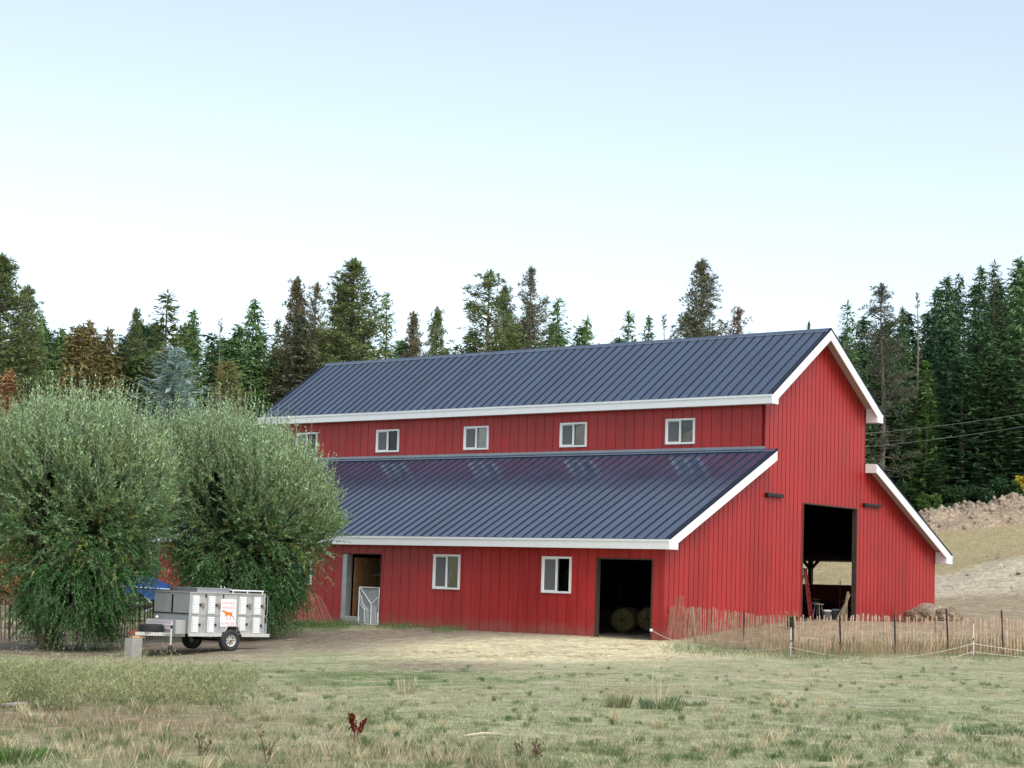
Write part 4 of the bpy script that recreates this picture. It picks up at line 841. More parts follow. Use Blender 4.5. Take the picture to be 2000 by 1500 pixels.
def conifer(kind,seed,H=20.,R=3.):
    """returns (trunk mesh, crown mesh) for a tree of height H, crown radius R at origin"""
    r=np.random.default_rng(seed); Cs=[];As=[];Ws=[]; tb=MB()
    P=dict(fir=dict(base=.06,nb=62,per=7,droop=-.30,pw=.52,tw=.42,gap=.17,wid=.055,thin=1.),
           dense=dict(base=.03,nb=66,per=8,droop=-.22,pw=.50,tw=.45,gap=.17,wid=.06,thin=1.),
           airy=dict(base=.06,nb=48,per=6,droop=-.14,pw=.56,tw=.48,gap=.24,wid=.06,thin=.95),
           larch=dict(base=.06,nb=58,per=7,droop=.05,pw=.60,tw=.36,gap=.2,wid=.055,thin=1.),
           cedar=dict(base=.02,nb=66,per=8,droop=-.35,pw=.42,tw=.48,gap=.17,wid=.06,thin=1.),
           snag=dict(base=.15,nb=26,per=4,droop=.1,pw=.62,tw=.25,gap=.35,wid=.022,thin=.8),
           spruce=dict(base=.03,nb=52,per=8,droop=-.05,pw=.60,tw=.34,gap=.11,wid=.045,thin=1.))
    lean=r.normal(size=2)*.008
    def tp(z): return np.array([lean[0]*z+.12*math.sin(z*.3+seed),lean[1]*z+.12*math.cos(z*.27+seed*2),z])
    if kind in P:
        p=P[kind]; ph=0
        for i in range(p['nb']):
            t=(i+r.random()*.7)/p['nb']; z=H*(p['base']+(1-p['base'])*t); prof=(1-t)**p['pw']
            if t<.12: prof*=.75+t*2
            lay=.80+.35*r.random()
            for b in range(p['per']):
                if r.random()>p['thin']*.93: continue
                ph+=2.4+r.normal()*.25; L=R*prof*lay*(.70+.5*r.random())+.12
                dr=p['droop']+r.normal()*.08+.35*t; d=np.array([math.cos(ph),math.sin(ph),0.]); sd=np.array([-d[1],d[0],0.])
                o=tp(z); n=max(2,int(L/p['gap'])); s=(np.arange(n)+r.random(n)*.6)/n
                curve=(s**1.6)*L*(-.10 if kind in('fir','dense','cedar') else .10)
                pos=o+d*(s*L)[:,None]+np.array([0,0,1.])*(s*L*dr+curve+(.18*L*s*s if kind in('fir','airy','spruce','snag') else 0))[:,None]
                for side in (-1,1):
                    tl=p['tw']*(1.15-.8*s)*(.7+.6*r.random(n))*min(1,.5+L/2.2)
                    ax=d*.75+sd*side*(.75+.3*r.random((n,1)))+np.array([0,0,1.])*(-.28+r.normal(size=(n,1))*.22 if kind!='spruce' else .15+r.normal(size=(n,1))*.3)
                    ax/=np.linalg.norm(ax,axis=1)[:,None]; A=ax*tl[:,None]
                    wv=np.cross(ax,rnd_unit(r,n)*.6+np.array([0,0,1.])); wv/=np.linalg.norm(wv,axis=1)[:,None]+1e-6
                    Cs.append(pos);As.append(A);Ws.append(wv*(p['wid']*(.6+.7*r.random((n,1)))))
                # spine and tip
                ax=(pos[-1]-o); ln=np.linalg.norm(ax); 
                Cs.append(pos[-1][None]);As.append((ax/ln*p['tw']*.6+np.array([0,0,.06]))[None]);Ws.append((sd*p['wid']*.6)[None])
                if kind in('airy','snag','larch') : Cs.append(o[None]);As.append((ax)[None]);Ws.append((np.array([0,0,1.])*.018)[None])
        n=26; zz=H*(1-.06*r.random(n)); C=np.stack([tp(z) for z in zz]); u=rnd_unit(r,n); u[:,2]=abs(u[:,2])+.4; Cs.append(C);As.append(u*.32);Ws.append(np.cross(u,rnd_unit(r,n))*.05)
        if kind not in('snag',):  # inner fill round the stem
            n=int(900 if kind in('fir','dense','cedar','spruce') else 250); t=r.random(n)**.8; z=H*(p['base']+(1-p['base'])*t); rr=R*(1-t)**p['pw']*.6*np.sqrt(r.random(n)); th=r.random(n)*2*PI
            C=np.stack([rr*np.cos(th)+lean[0]*z,rr*np.sin(th)+lean[1]*z,z-.2*rr],1); u=rnd_unit(r,n); u[:,2]-=.4; Cs.append(C);As.append(u*.5);Ws.append(np.cross(u,rnd_unit(r,n))*p['wid']*1.6)
    else: # pine: clumps of needles at the ends of irregular limbs
        nb=190 if kind=='pine' else 90; base=.05 if kind=='pine' else .22
        for i in range(nb):
            t=(i+r.random())/nb; z=H*(base+(1-base)*t*.98); th=r.random()*2*PI; prof=(min(1,(1-t)**.62*1.0) if kind=='pine' else min(1,(1-t)**.55))*(.65+.35*min(1,t/.22))
            L=R*prof*(.72+.36*r.random())+.12; d=np.array([math.cos(th),math.sin(th),0.]); o=tp(z); el=.05+.55*t+r.normal()*.12; sd=np.array([-d[1],d[0],0.])
            end=o+d*L+np.array([0,0,L*el]); mid=(o+end)/2+np.array([0,0,-.12*L])
            if L>.5: tb.tube([o,mid,end],[.035+.02*L,.03,.012],4,cap=False)
            k=max(3,int(L*4.6)); 
            for c in range(k):
                s=(.30+.72*(c+r.random())/k); q=(o*(1-s)**2+mid*2*s*(1-s)+end*s*s) if s<=1 else end
                q=q+sd*r.normal()*.32*L*.45+np.array([0,0,1.])*abs(r.normal())*.16+d*r.normal()*.1
                n=18; u=rnd_unit(r,n); u[:,2]=u[:,2]*.7+.35; u+=d*.35; u/=np.linalg.norm(u,axis=1)[:,None]; ln=.20+.14*r.random((n,1))
                Cs.append(np.repeat(q[None],n,0)+u*.05);As.append(u*ln);w=np.cross(u,rnd_unit(r,n));w/=np.linalg.norm(w,axis=1)[:,None]; Ws.append(w*.027)
        for c in range(5):
            q=tp(H*(.955+.010*c)); n=22;u=rnd_unit(r,n);u[:,2]+=.5;Cs.append(np.repeat(q[None],n,0));As.append(u*.28);Ws.append(np.cross(u,rnd_unit(r,n))*.035)
    if kind in ('pine','openpine'):  # finer needles close to the stem and along the limbs
        n=5200 if kind=='pine' else 1500; t=r.random(n)**.85; z=H*(.06+.93*t); lump=.55+.75*np.array([float(q) for q in vn(t*16+seed,r.random(n)*3,seed)]); rr=R*(1-t)**.6*.80*lump*np.sqrt(r.random(n)); th=r.random(n)*2*PI
        C0_=np.stack([rr*np.cos(th)+lean[0]*z,rr*np.sin(th)+lean[1]*z,z+.12*rr],1); u=rnd_unit(r,n); u[:,2]+=.25; w=np.cross(u,rnd_unit(r,n)); w/=np.linalg.norm(w,axis=1)[:,None]; Cs.append(C0_);As.append(u*.30);Ws.append(w*.035)
    C=np.concatenate(Cs);A=np.concatenate(As);W=np.concatenate(Ws); V=quads_from(C,A,W)
    tb.tube([tp(0)-np.array([0,0,.5])]+[tp(z) for z in np.linspace(.02*H,H*.99,9)],[.028*H/2+.02]+list(np.linspace(.027*H/2,.012,9)),8)
    me=bpy.data.meshes.new('trunk'); me.from_pydata(tb.v,[],tb.f); me.materials.append(M_['barkg']); me.update()
    return me,crown_mesh('crown',V)
proto={}
def getp(kind,var):
    k=(kind,var)
    if k not in proto: 
        R=dict(fir=3.2,dense=3.6,airy=2.8,larch=2.6,cedar=3.6,snag=1.8,spruce=4.2,pine=3.2,openpine=3.0)[kind]
        proto[k]=(*conifer(kind,hash(kind)%1000*0+sum(map(ord,kind))*7+var*13,20.,R),R)
    return proto[k]
def tree(kind,px,topy,wpx,d,color,label,group=None,var=0,name=None,jit=0):
    T=at(px,topy,d); z=gz(T[0],T[1])-.1; H=T[2]-z; r_=wpx*(2.05 if px<1500 else 1.85)/2/3701.3*d
    tm,cm,R=getp(kind,var); s=H/20.; k=min(2.0,max(.45,r_/R/s))
    nm=name or dict(fir='fir_tree',dense='fir_tree',airy='fir_tree',larch='larch_tree',cedar='cedar_tree',snag='dead_tree',spruce='spruce_tree',pine='pine_tree',openpine='pine_tree')[kind]
    o=thing(nm,label,'tree',(T[0],T[1],z),rng.random()*6.28,group); o.scale=(s*k,s*k,s)
    a=bpy.data.objects.new('trunk',tm); b=bpy.data.objects.new('crown',cm)
    for q in (a,b): COL.objects.link(q); q.parent=o
    j=(1.62 if px<1500 else 1.55)*(1+rng.normal()*.09); g_=.3*color[0]+.6*color[1]+.1*color[2]; mixg=(.06 if px<1500 else .14); cc=[(c_*(1-mixg)+g_*mixg)*j for c_ in color]; b.color=(cc[0]*(1.10 if px<1500 else 1.02),cc[1],cc[2],1); return o  # crown colour lifted and greyed, with slight haze painted in
DG=(.055,.115,.042);MG=(.085,.160,.052);OL=(.100,.138,.048);BR=(.128,.122,.062);YG=(.13,.21,.06);OR=(.155,.135,.050);RU=(.22,.13,.06);BS=(.19,.27,.245);GD_=(.085,.100,.058);DK=(.035,.085,.040)
S=[ # kind,px,top,width,dist,colour,label,var
('pine',12,503,150,118,OL,'massive olive pine with a sunlit brown top at the left edge of the photo',0),
('pine',52,560,90,121,OL,'shorter olive pine leaning out from the right flank of the massive left-edge pine',1),
('fir',88,615,70,124,MG,'slim green fir tip below the right shoulder of the left-edge pines',0),
('dense',125,640,80,128,MG,'mid green fir between the left-edge pines and the brown cedars',1),
('cedar',150,640,100,112,OR,'leftmost and widest of the brown drying cedars behind the left willow',0),
('cedar',182,628,90,114,OR,'tallest of the brown drying cedars behind the left willow',1),
('cedar',220,640,80,113,OR,'rightmost of the brown drying cedars behind the left willow',0),
('pine',270,604,58,132,OL,'small dark-tipped pine right of the brown cedars',2),
('airy',330,575,130,118,(.10,.13,.045),'tall yellow-green larch with long level limbs above the blue spruce',0),
('fir',380,607,72,126,MG,'dark narrow fir just right of the level-limbed larch',1),
('snag',432,626,44,120,(.10,.085,.05),'thin nearly bare tree against the sky above the orange-tipped pine',0),
('fir',497,585,90,128,MG,'pointed mid green fir half way between the larch and the brown pines',2),
('larch',541,625,66,134,YG,'pale green feathery tree left of the two narrow brown pines',0),
('pine',577,543,78,130,BR,'taller of the two narrow brown pines beside the far end of the ridge',3),
('openpine',618,555,66,133,BR,'shorter sparse brown pine right beside its taller twin near the far ridge end',1),
('dense',590,610,110,126,GD_,'broad grey-dark tree under the two narrow brown pines',2),
('pine',690,511,150,128,OL,'big dense olive pine rising over the far end of the barn ridge',1),
('pine',672,560,100,133,OL,'olive pine tucked into the left flank of the big dense one',2),
('larch',757,573,74,132,YG,'bright green larch right of the big dense olive pine',1),
('pine',812,612,62,136,BR,'left of the two small brown pines above the barn ridge',0),
('pine',858,603,62,136,OL,'right of the two small pines above the barn ridge',3),
('openpine',958,532,130,134,OL,'wide open-limbed pine with sky showing through, above the middle of the ridge',0),
('pine',985,560,80,138,OL,'olive pine close behind the right side of the open-limbed one',2),
('openpine',1037,523,80,138,(.10,.11,.07),'tall grey-green pine with a narrow top right of the open-limbed pine',2),
('fir',1030,590,90,142,MG,'dark fir filling the foot of the tall narrow-topped grey-green pine',0),
('airy',1085,587,100,134,MG,'fir with upswept separate limbs right of the tall grey-green pine',1),
('larch',1143,622,76,136,YG,'small yellow-green cone-shaped larch standing alone above the ridge',2),
('airy',1235,614,90,140,MG,'wider of the two small firs above the ridge left of the tall lone pine',2),
('fir',1270,618,54,142,MG,'narrower of the two small firs above the ridge left of the tall lone pine',1),
('snag',1302,617,44,140,(.12,.12,.07),'wispy pale thin tree between the small firs and the tall lone pine',1),
('pine',1371,509,100,140,GD_,'tall lone dark pine above the right half of the ridge',1),
('openpine',1340,612,70,143,GD_,'low ragged pine on the left of the tall lone pine',3),
('openpine',1443,602,70,144,(.11,.08,.055),'sparse reddish small pine right of the tall lone pine',1),
('openpine',1580,629,34,150,GD_,'tiny pine tip just clearing the ridge left of the gable peak',2),
('airy',1662,592,78,152,MG,'lit fir with separate limbs immediately right of the gable peak',0),
('openpine',1722,557,96,155,GD_,'tall clumpy dark pine with a visible trunk right of the gable peak',0),
('fir',1762,600,60,158,DG,'narrow dark fir right of the tall clumpy pine',2),
('snag',1797,578,52,158,(.20,.20,.12),'pale dying thin fir against the sky right of the clumpy pine',2),
('fir',1850,540,90,162,DG,'fir with a forked-looking tip, leftmost of the high right-hand group',0),
('airy',1882,537,80,165,DG,'open-limbed fir second in the high right-hand group',1),
('fir',1914,521,84,163,DG,'pointed fir third in the high right-hand group',1),
('airy',1941,511,86,167,(.06,.08,.04),'tall fir with a ragged top fourth in the high right-hand group',0),
('fir',1990,504,110,162,MG,'tallest fir at the right edge of the photo',2),
('larch',1803,705,84,158,(.11,.20,.035),'bright yellow-green young tree in the middle of the right-hand forest',0),
('larch',1810,762,90,156,(.09,.17,.035),'light green tree just below the bright yellow-green one',1),
('dense',1745,768,120,157,(.05,.115,.04),'broad mid green fir right of the gable eave',0),
('fir',1882,690,130,157,(.045,.10,.04),'bluish mid green fir standing forward in the right-hand forest',2),
('fir',1925,672,110,157,(.055,.11,.035),'tall lighter green fir with a visible stem in the right-hand forest',0),
('dense',1972,700,120,157,DG,'broad dark green fir near the right edge, under the tallest fir',1),
('fir',1845,640,90,161,DK,'dark narrow fir behind the yellow-green young tree',0),
('spruce',342,680,215,92,BS,'blue-grey spruce with brown cones rising behind the two willows',0),
('pine',452,706,100,100,(.13,.15,.05),'young green pine right of the blue-grey spruce',2),
('fir',437,712,56,103,RU,'narrow rusty dying tree left of the young green pine',1),
('cedar',16,722,80,98,RU,'rust-coloured young conifer at the left edge above the willow',1),
('cedar',-20,735,70,99,RU,'second rust-coloured conifer cut by the left edge of the photo',0),
]
for kind,px,top,wd,d,colr,lb,var in S: tree(kind,px,top,wd,d,colr,lb,var=var)
# rows behind that close the woods
grpL='dark conifers closing the wood on the left'; labL='dark conifer in the closed wood behind the willows and spruce'
r0=np.random.default_rng(5)
for k,(x0,x1,d0,d1,t0,t1,n) in enumerate(((-140,640,138,148,632,678,36),(-140,640,130,136,680,740,34),(-130,620,118,128,740,820,26))):
    for i in range(n):
        px=x0+(x1-x0)*(i+.5*r0.random())/n; kk=['fir','dense','fir','larch','cedar'][int(r0.integers(0,5))] if k else ['fir','pine','fir','airy'][int(r0.integers(0,4))]
        c=[DG,MG,DK,(.07,.12,.035),(.06,.085,.035)][int(r0.integers(0,5))]
        if kk=='cedar': kk='dense'; c=(.085,.10,.035)
        tree(kk,px,r0.uniform(t0,t1),r0.uniform(95,160),r0.uniform(d0,d1),c,labL,grpL,var=int(r0.integers(0,3)),name='conifer')
labM='dark conifer standing low behind the barn roof'; 
for i in range(14):
    px=640+i*72; tree(['dense','fir','pine'][i%3],px,[640,636,668,682,650,636,632,640,662,672,650,664,672,674][i],120,r0.uniform(142,150),DG,labM,'conifers hidden behind the barn roof',var=i%3,name='conifer')
labR='dark conifer in the dense forest above the rubble bank'; grpR='dark conifers closing the forest on the right'
for (x0,x1,d0,d1,f0,f1,n) in ((1640,2140,172,184,0,40,16),(1660,2140,164,172,60,130,16),(1690,2140,157,165,150,250,16),(1690,2140,155,160,270,380,13)):
    for i in range(n):
        px=x0+(x1-x0)*(i+.6*r0.random())/n; sk=np.interp(px,[1640,1700,1760,1830,1880,1950,2140],[640,610,620,560,560,530,500])
        c=[DG,DK,DK,DG,(.04,.09,.035)][int(r0.integers(0,5))]
        tree(['fir','dense','fir','dense'][int(r0.integers(0,4))],px,sk+r0.uniform(f0,f1),r0.uniform(80,130),r0.uniform(d0,d1),c,labR,grpR,var=int(r0.integers(0,3)),name='conifer')

for i in range(7): tree(['fir','dense'][i%2],1455+i*38,[700,690,705,690,700,680,690][i],120,160+3*i,DG,'dark conifer standing low behind the barn roof','conifers hidden behind the barn roof',var=i%3,name='conifer')
# leafy bushes at the forest edge
def bush(px,base,top,wpx,d,colr,label,seed,lv=(.22,.07),n=5200,name='bush',droopy=False,group=None,cat='bush'):
    r=np.random.default_rng(seed); B=at(px,base,d); z=gz(B[0],B[1]); H=at(px,top,d)[2]-z; R=wpx/2/3701.3*d; H=max(H,.5)
    nc=16; cen=np.stack([r.normal(size=nc)*R*.42,r.normal(size=nc)*R*.42,H*(.25+.6*r.random(nc))],1); rad=np.minimum(R,H)*.28*(.6+.8*r.random(nc))
    k=r.integers(0,nc,n); u=rnd_unit(r,n); P=cen[k]+u*(rad[k]*(.5+.6*r.random(n)))[:,None]; P[:,2]=np.clip(P[:,2],.05,H)
    ax=rnd_unit(r,n)+np.array([0,0,-.3]); w=np.cross(ax,rnd_unit(r,n)); V=quads_from(P,ax*lv[0]*(.6+.7*r.random((n,1))),w*lv[1])
    c=np.repeat(np.array(colr)*(.7+.6*r.random((n,1))),4,0); o=thing(name,label,cat,(B[0],B[1],z),0,group)
    q=MB()
    for i in range(5): q.tube([(0,0,-.1),tuple(cen[i]*.5),tuple(cen[i])],[.05,.035,.012],5)
    q.build('stem',M_['barkg'],o); me=crown_mesh('foliage',V,M_['leaf'],c); b=bpy.data.objects.new('foliage',me); COL.objects.link(b); b.parent=o; return o
bush(2006,990,900,34,150,(.55,.42,.05),'yellow autumn bush at the right edge below the forest',1)
bush(1815,1000,955,60,153,(.10,.17,.04),'light green bush at the forest edge just above the barn lean-to roof',2)
bush(1870,1000,940,70,154,(.05,.10,.035),'dark green bush at the forest edge, second from the lean-to roof',3)
bush(1930,995,925,80,154,(.045,.10,.04),'rounded dark green bush beneath the stemmed light green fir',4)
bush(1985,985,915,70,153,(.07,.13,.04),'mid green bush next to the yellow autumn bush',5)
bush(1752,1010,940,80,156,(.06,.11,.04),'green bush low in the forest behind the lean-to roof',6)
P=at(1541,1207,66.2)
o=bush(1541,1212,1200,26,61.5,(.10,.13,.04),'small flowering bush at the gable foot left of the tall doorway',7,lv=(.06,.02),n=1500)
q=MB(); r=np.random.default_rng(4)
for i in range(40):
    a=r.random()*6.28; rr=.22*math.sqrt(r.random()); zz=.25+.3*r.random(); q.lathe((rr*math.cos(a),rr*math.sin(a),zz),(0,0,1),[(0,.001),(.0,.022),(.012,.03),(.02,.001)],6,mi=int(r.random()<.4))
q.build('blossom',[M_['flower'],M_['bucketred']],o)
# airy pale shoot behind the ridge end
bush(625,760,716,16,100,(.42,.42,.25),'pale wispy sapling top just behind the far end of the ridge',11,lv=(.12,.04),n=260,name='sapling')

# ------------------------------------------------------------------ willows
def willow(px,base,top,xl,xr,d,seed,label,nsh,zlow,tilt):
    r=np.random.default_rng(seed); B=at(px,base,d); z0=gz(B[0],B[1]); cxp=(xl+xr)/2; off=(cxp-px)/3701.3*d; H=at(px,top,d)[2]-z0; R=(xr-xl)/2/3701.3*d
    o=thing('willow_tree',label,'tree',(B[0],B[1],z0)); c0=np.array([rh[0]*off,rh[1]*off,0])
    q=MB(); 
    for k in range(7): a=k*.9; q.tube([(.17*math.cos(a),.17*math.sin(a),-.15),(.15*math.cos(a),.15*math.sin(a),.7),(.5*math.cos(a)+c0[0]*.3,.5*math.sin(a)+c0[1]*.3,1.6)],[.17,.13,.09],8)
    q.tube([(0,0,-.2),(0,0,1.4)],[.28,.22],12); tr=q.build('trunk',M_['bark'],o,True)
    Cs=[];As=[];Ws=[];cols=[]; lb=MB()
    def prof(s): # s 0..1 height -> radius fraction (core, shoots add to it)
        return np.interp(s,[0,.08,.25,.45,.62,.8,.92,1],[.34,.56,.76,.90,1.0,.93,.70,.30])
    # broad clumps carve lights and hollows into the outline
    for i in range(int(nsh*1.35)):
        s=r.random()**.85; th=r.random()*2*PI; hol=float(fbm(np.array(th*2.6+9),np.array(s*6.5+seed*3),19,3))
        if .12<s<.7 and hol<.44-.22*max(0,s-.35): continue
        bul=1+.10*math.sin(th*3+s*5+seed)+.30*(float(fbm(np.array(th*2.2+40),np.array(s*5.+seed),7,2))-.5)*2; rr=R*prof(s)*bul*(.45+.50*r.random()**.6)
        zc=zlow+(H-.45-zlow)*s*.94; P=c0+np.array([rr*math.cos(th),rr*math.sin(th),zc]); P[2]-=tilt*(P[0]*rh[0]+P[1]*rh[1])/R*s; d_=np.array([math.cos(th),math.sin(th),0.])
        upf=np.interp(s,[0,.25,.42,.7,1],[-.9,-.5,.35,1.2,2.4]); v=d_*.62*(.5+.8*r.random())+np.array([0,0,upf])+r.normal(size=3)*(.50 if s<.4 else .34); v/=np.linalg.norm(v)
        L=(.45+.55*r.random())*(1.0 if s<.7 else 1.15); droop=np.interp(s,[0,.3,.55,1],[1.0,.9,.35,-.12])*.8
        if s>.66 and r.random()<.30: L*=1.3+.6*r.random(); v=np.array([v[0]*.35,v[1]*.35,1.0]); v/=np.linalg.norm(v); droop=0
        k=30; t=(np.arange(k)+r.random(k))/k; path=P+v*(t*L)[:,None]+np.array([0,0,-1.])*(droop*t*t*L*.55)[:,None]; tan=v+np.array([0,0,-1.])*(2*droop*t*.55)[:,None]; tan/=np.linalg.norm(tan,axis=1)[:,None]
        side=rnd_unit(r,k); ax=tan*.75+side*(.62 if s>.4 else .85)+np.array([0,0,-.12 if s<.6 else .10]); ax/=np.linalg.norm(ax,axis=1)[:,None]; ln=(.10+.10*r.random((k,1)))*(1.1-.55*t[:,None])
        w=np.cross(ax,rnd_unit(r,k)); w/=np.linalg.norm(w,axis=1)[:,None]+1e-6
        Cs.append(path);As.append(ax*ln);Ws.append(w*.0145)
        base_=np.array([.050,.155,.035]); gr=np.array([.41,.53,.29]); yl=np.array([.26,.25,.05]); f=np.clip(np.interp(s,[.25,.55,.95],[.04,.40,.92])+r.normal()*.15,0,1); cc=base_*(1-f)+gr*f  # paler upwards: silvery leaf undersides plus light from above put into the colour
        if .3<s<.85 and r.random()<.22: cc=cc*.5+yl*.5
        cols.append(cc*(.45+.9*r.random((k,1)))*np.where(r.random((k,1))<.10,1.9,1))  # a few leaves brightened at random as painted highlights
        if i%2==0: lb.tube([path[0],path[k//2],path[-1]],[.008,.006,.003],3,cap=False)
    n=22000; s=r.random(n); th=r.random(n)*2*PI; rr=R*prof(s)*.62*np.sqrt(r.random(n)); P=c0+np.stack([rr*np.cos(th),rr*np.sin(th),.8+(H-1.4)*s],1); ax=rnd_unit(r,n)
    Cs.append(P);As.append(ax*.14);Ws.append(np.cross(ax,rnd_unit(r,n))*.03);cols.append(np.array([.035,.06,.018])*(.6+.8*r.random((n,1))))  # inner leaves coloured dark to paint the shade within the crown
    for i in range(26):
        th=i*2.4; s=.35+.5*r.random(); e=c0+np.array([R*.7*prof(s)*math.cos(th),R*.7*prof(s)*math.sin(th),H*s]); lb.tube([(0,0,1.2),tuple(e*.5+np.array([0,0,.8])),tuple(e)],[.07,.045,.012],5)
    V=quads_from(np.concatenate(Cs),np.concatenate(As),np.concatenate(Ws)); col=np.repeat(np.concatenate([c for c in cols]),4,0)
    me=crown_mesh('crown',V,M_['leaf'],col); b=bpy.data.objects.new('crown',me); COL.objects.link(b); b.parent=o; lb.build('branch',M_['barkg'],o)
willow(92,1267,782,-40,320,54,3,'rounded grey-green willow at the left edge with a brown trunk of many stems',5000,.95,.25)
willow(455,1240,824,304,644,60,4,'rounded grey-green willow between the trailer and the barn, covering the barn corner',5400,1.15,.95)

# ------------------------------------------------------------------ grass and weeds
def sample(n,pxr,pyr,dens,r):
    """ground points spread evenly over a patch of the view, kept where dens() says"""
    px=r.uniform(*pxr,n); py=r.uniform(*pyr,n); out=[]
    q=fw*F+cr*(px-1000)[:,None]-cu*(py-750)[:,None]; q=q/(q@fh)[:,None]
    lo=np.full(n,6.);hi=np.full(n,76.)
    for _ in range(11):
        m=(lo+hi)/2; P=CP+q*m[:,None]; h=P[:,2]-tz(P[:,0],P[:,1]); lo=np.where(h>0,m,lo); hi=np.where(h>0,hi,m)
    P=CP+q*((lo+hi)/2)[:,None]; d=(lo+hi)/2; k=(d<75)&(r.random(n)<dens(px,py,P)); return P[k],px[k],py[k],d[k]
def blades(name,label,P,d,h,w,col,lean,r,kind='stuff',cat='grass'):
    n=len(P); th=r.random(n)*2*PI; ln=np.stack([np.cos(th),np.sin(th),np.zeros(n)],1)*(lean*(.3+r.random(n)))[:,None]; up=np.array([0,0,1.])
    ww=rh*0+np.stack([rh[0]+r.normal(size=n)*.6,rh[1]+r.normal(size=n)*.6,np.zeros(n)],1); ww/=np.linalg.norm(ww,axis=1)[:,None]; ww*=(w*d/2)[:,None] if not np.isscalar(w) else w
    hh=h[:,None]; V=np.stack([P-ww,P+ww,P+up*hh*.55+ln*hh*.4+ww*.6,P+up*hh+ln*hh],1).reshape(-1,3); F0=np.arange(4*n).reshape(-1,4); F0=F0[:,[0,1,2,3]]
    o=mesh_np(name,V,F0,M_['blade'],col=np.repeat(col,4,0)); return tag(o,label,cat,kind=kind)
r=np.random.default_rng(21)
def barn_clear(P): return ~((P[:,0]>-.05)&(P[:,1]>-.06)&(P[:,0]<18.2))
GR=np.array([.14,.215,.075]);GG=np.array([.31,.36,.195]);ST=np.array([.62,.53,.34]);DB_=np.array([.32,.225,.145]);YW=np.array([.25,.24,.10])
# short lawn
def dl(px,py,P):
    a=np.clip((py-1262)/60,0,1)*.9+.1; n_=fbm(P[:,0]*1.3,P[:,1]*1.3,51); bare=ell(px,py,1040,1268,330,26)+ell(px,py,340,1291,180,7)+ell(px,py,480,1282,70,6)+.8*ell(px,py,820,1250,300,22)
    bare+=ell(px,py,1870,1440,150,12)*sstep(.42,.56,fbm(P[:,0]*1.7,P[:,1]*1.7,23))
    return a*np.clip(1-bare*1.2,0,1)*sstep(.30,.50,n_)*(.12+.88*sstep(.42,.56,fbm(P[:,0]*5,P[:,1]*5,53,3)))*barn_clear(P)
P,px,py,d=sample(560000,(-40,2040),(1235,1530),dl,r); n=len(P)
gm_=np.clip(sstep(.5,.72,fbm(P[:,0]*1.7,P[:,1]*1.7,23))*.8+ell(px,py,760,1325,240,17)+ell(px,py,1800,1395,180,22)*.6+ell(px,py,60,1520,60,30),0,1)[:,None]
k=r.random((n,1)); c=GG*(1-gm_)+GR*gm_; c=np.where(k<.30,ST,c)*(.45+1.0*r.random((n,1)))
dm=ell(px,py,150,1405,420,42)[:,None]; c=np.where(r.random((n,1))<dm*.8,DB_*(.6+.8*r.random((n,1))),c)
blades('lawn','patchy grey-green mown grass of the foreground',P,d,(.014+.024*r.random(n))*(1+.9*r.random(n)**6),.00036,c,.8,r)
# longer tufts dotted on the lawn
def dt(px,py,P): n_=fbm(P[:,0]*.9,P[:,1]*.9,61,3); m=fbm(P[:,0]*5,P[:,1]*5,62,2); return sstep(.42,.58,n_)*sstep(.50,.62,m)*barn_clear(P)*np.clip((py-1285)/50,0,1)
P,px,py,d=sample(150000,(-40,2040),(1290,1530),dt,r); n=len(P); k=r.random((n,1)); k2=fbm(P[:,0]*2.1,P[:,1]*2.1,64,2)[:,None]; c=np.where(k<.25,ST,np.where((k<.8)&(k2>.48),GR*.85,GG))*(.5+.8*r.random((n,1)))
blades('grass_tufts','longer tufts standing out of the mown grass',P,d,.03+.055*r.random(n),.00034,c,.5,r)
# compact little tufts, each a tight spray of blades
def dc(px,py,P): n_=fbm(P[:,0]*.7,P[:,1]*.7,66,3); return (.25+.75*sstep(.42,.58,n_))*barn_clear(P)*np.clip((py-1280)/50,0.05,1)*(1-.9*np.clip(ell(px,py,1040,1268,330,26),0,1))
P,px,py,d=sample(1500,(-40,2040),(1283,1530),dc,r); nb_=60; m=len(P); kk=r.random(m); hc=(.035+.055*r.random(m))*np.where(kk<.12,1.8,1); rad=.03+.09*r.random(m)
colr_=np.where((kk<.12)[:,None],ST,np.where((kk<.62)[:,None],np.array([.10,.165,.055]),np.array([.20,.24,.11])))
idx=np.repeat(np.arange(m),nb_); a=r.random(m*nb_)*6.28; q_=rad[idx]*np.sqrt(r.random(m*nb_)); Pb=P[idx]+np.stack([q_*np.cos(a),q_*np.sin(a),np.zeros(m*nb_)],1); hb=hc[idx]*(.5+.7*r.random(m*nb_))
blades('small_tufts','small dark green and straw tufts scattered over the foreground lawn',Pb,d[idx],hb,.00036,colr_[idx]*(.55+.8*r.random((m*nb_,1))),.45,r)
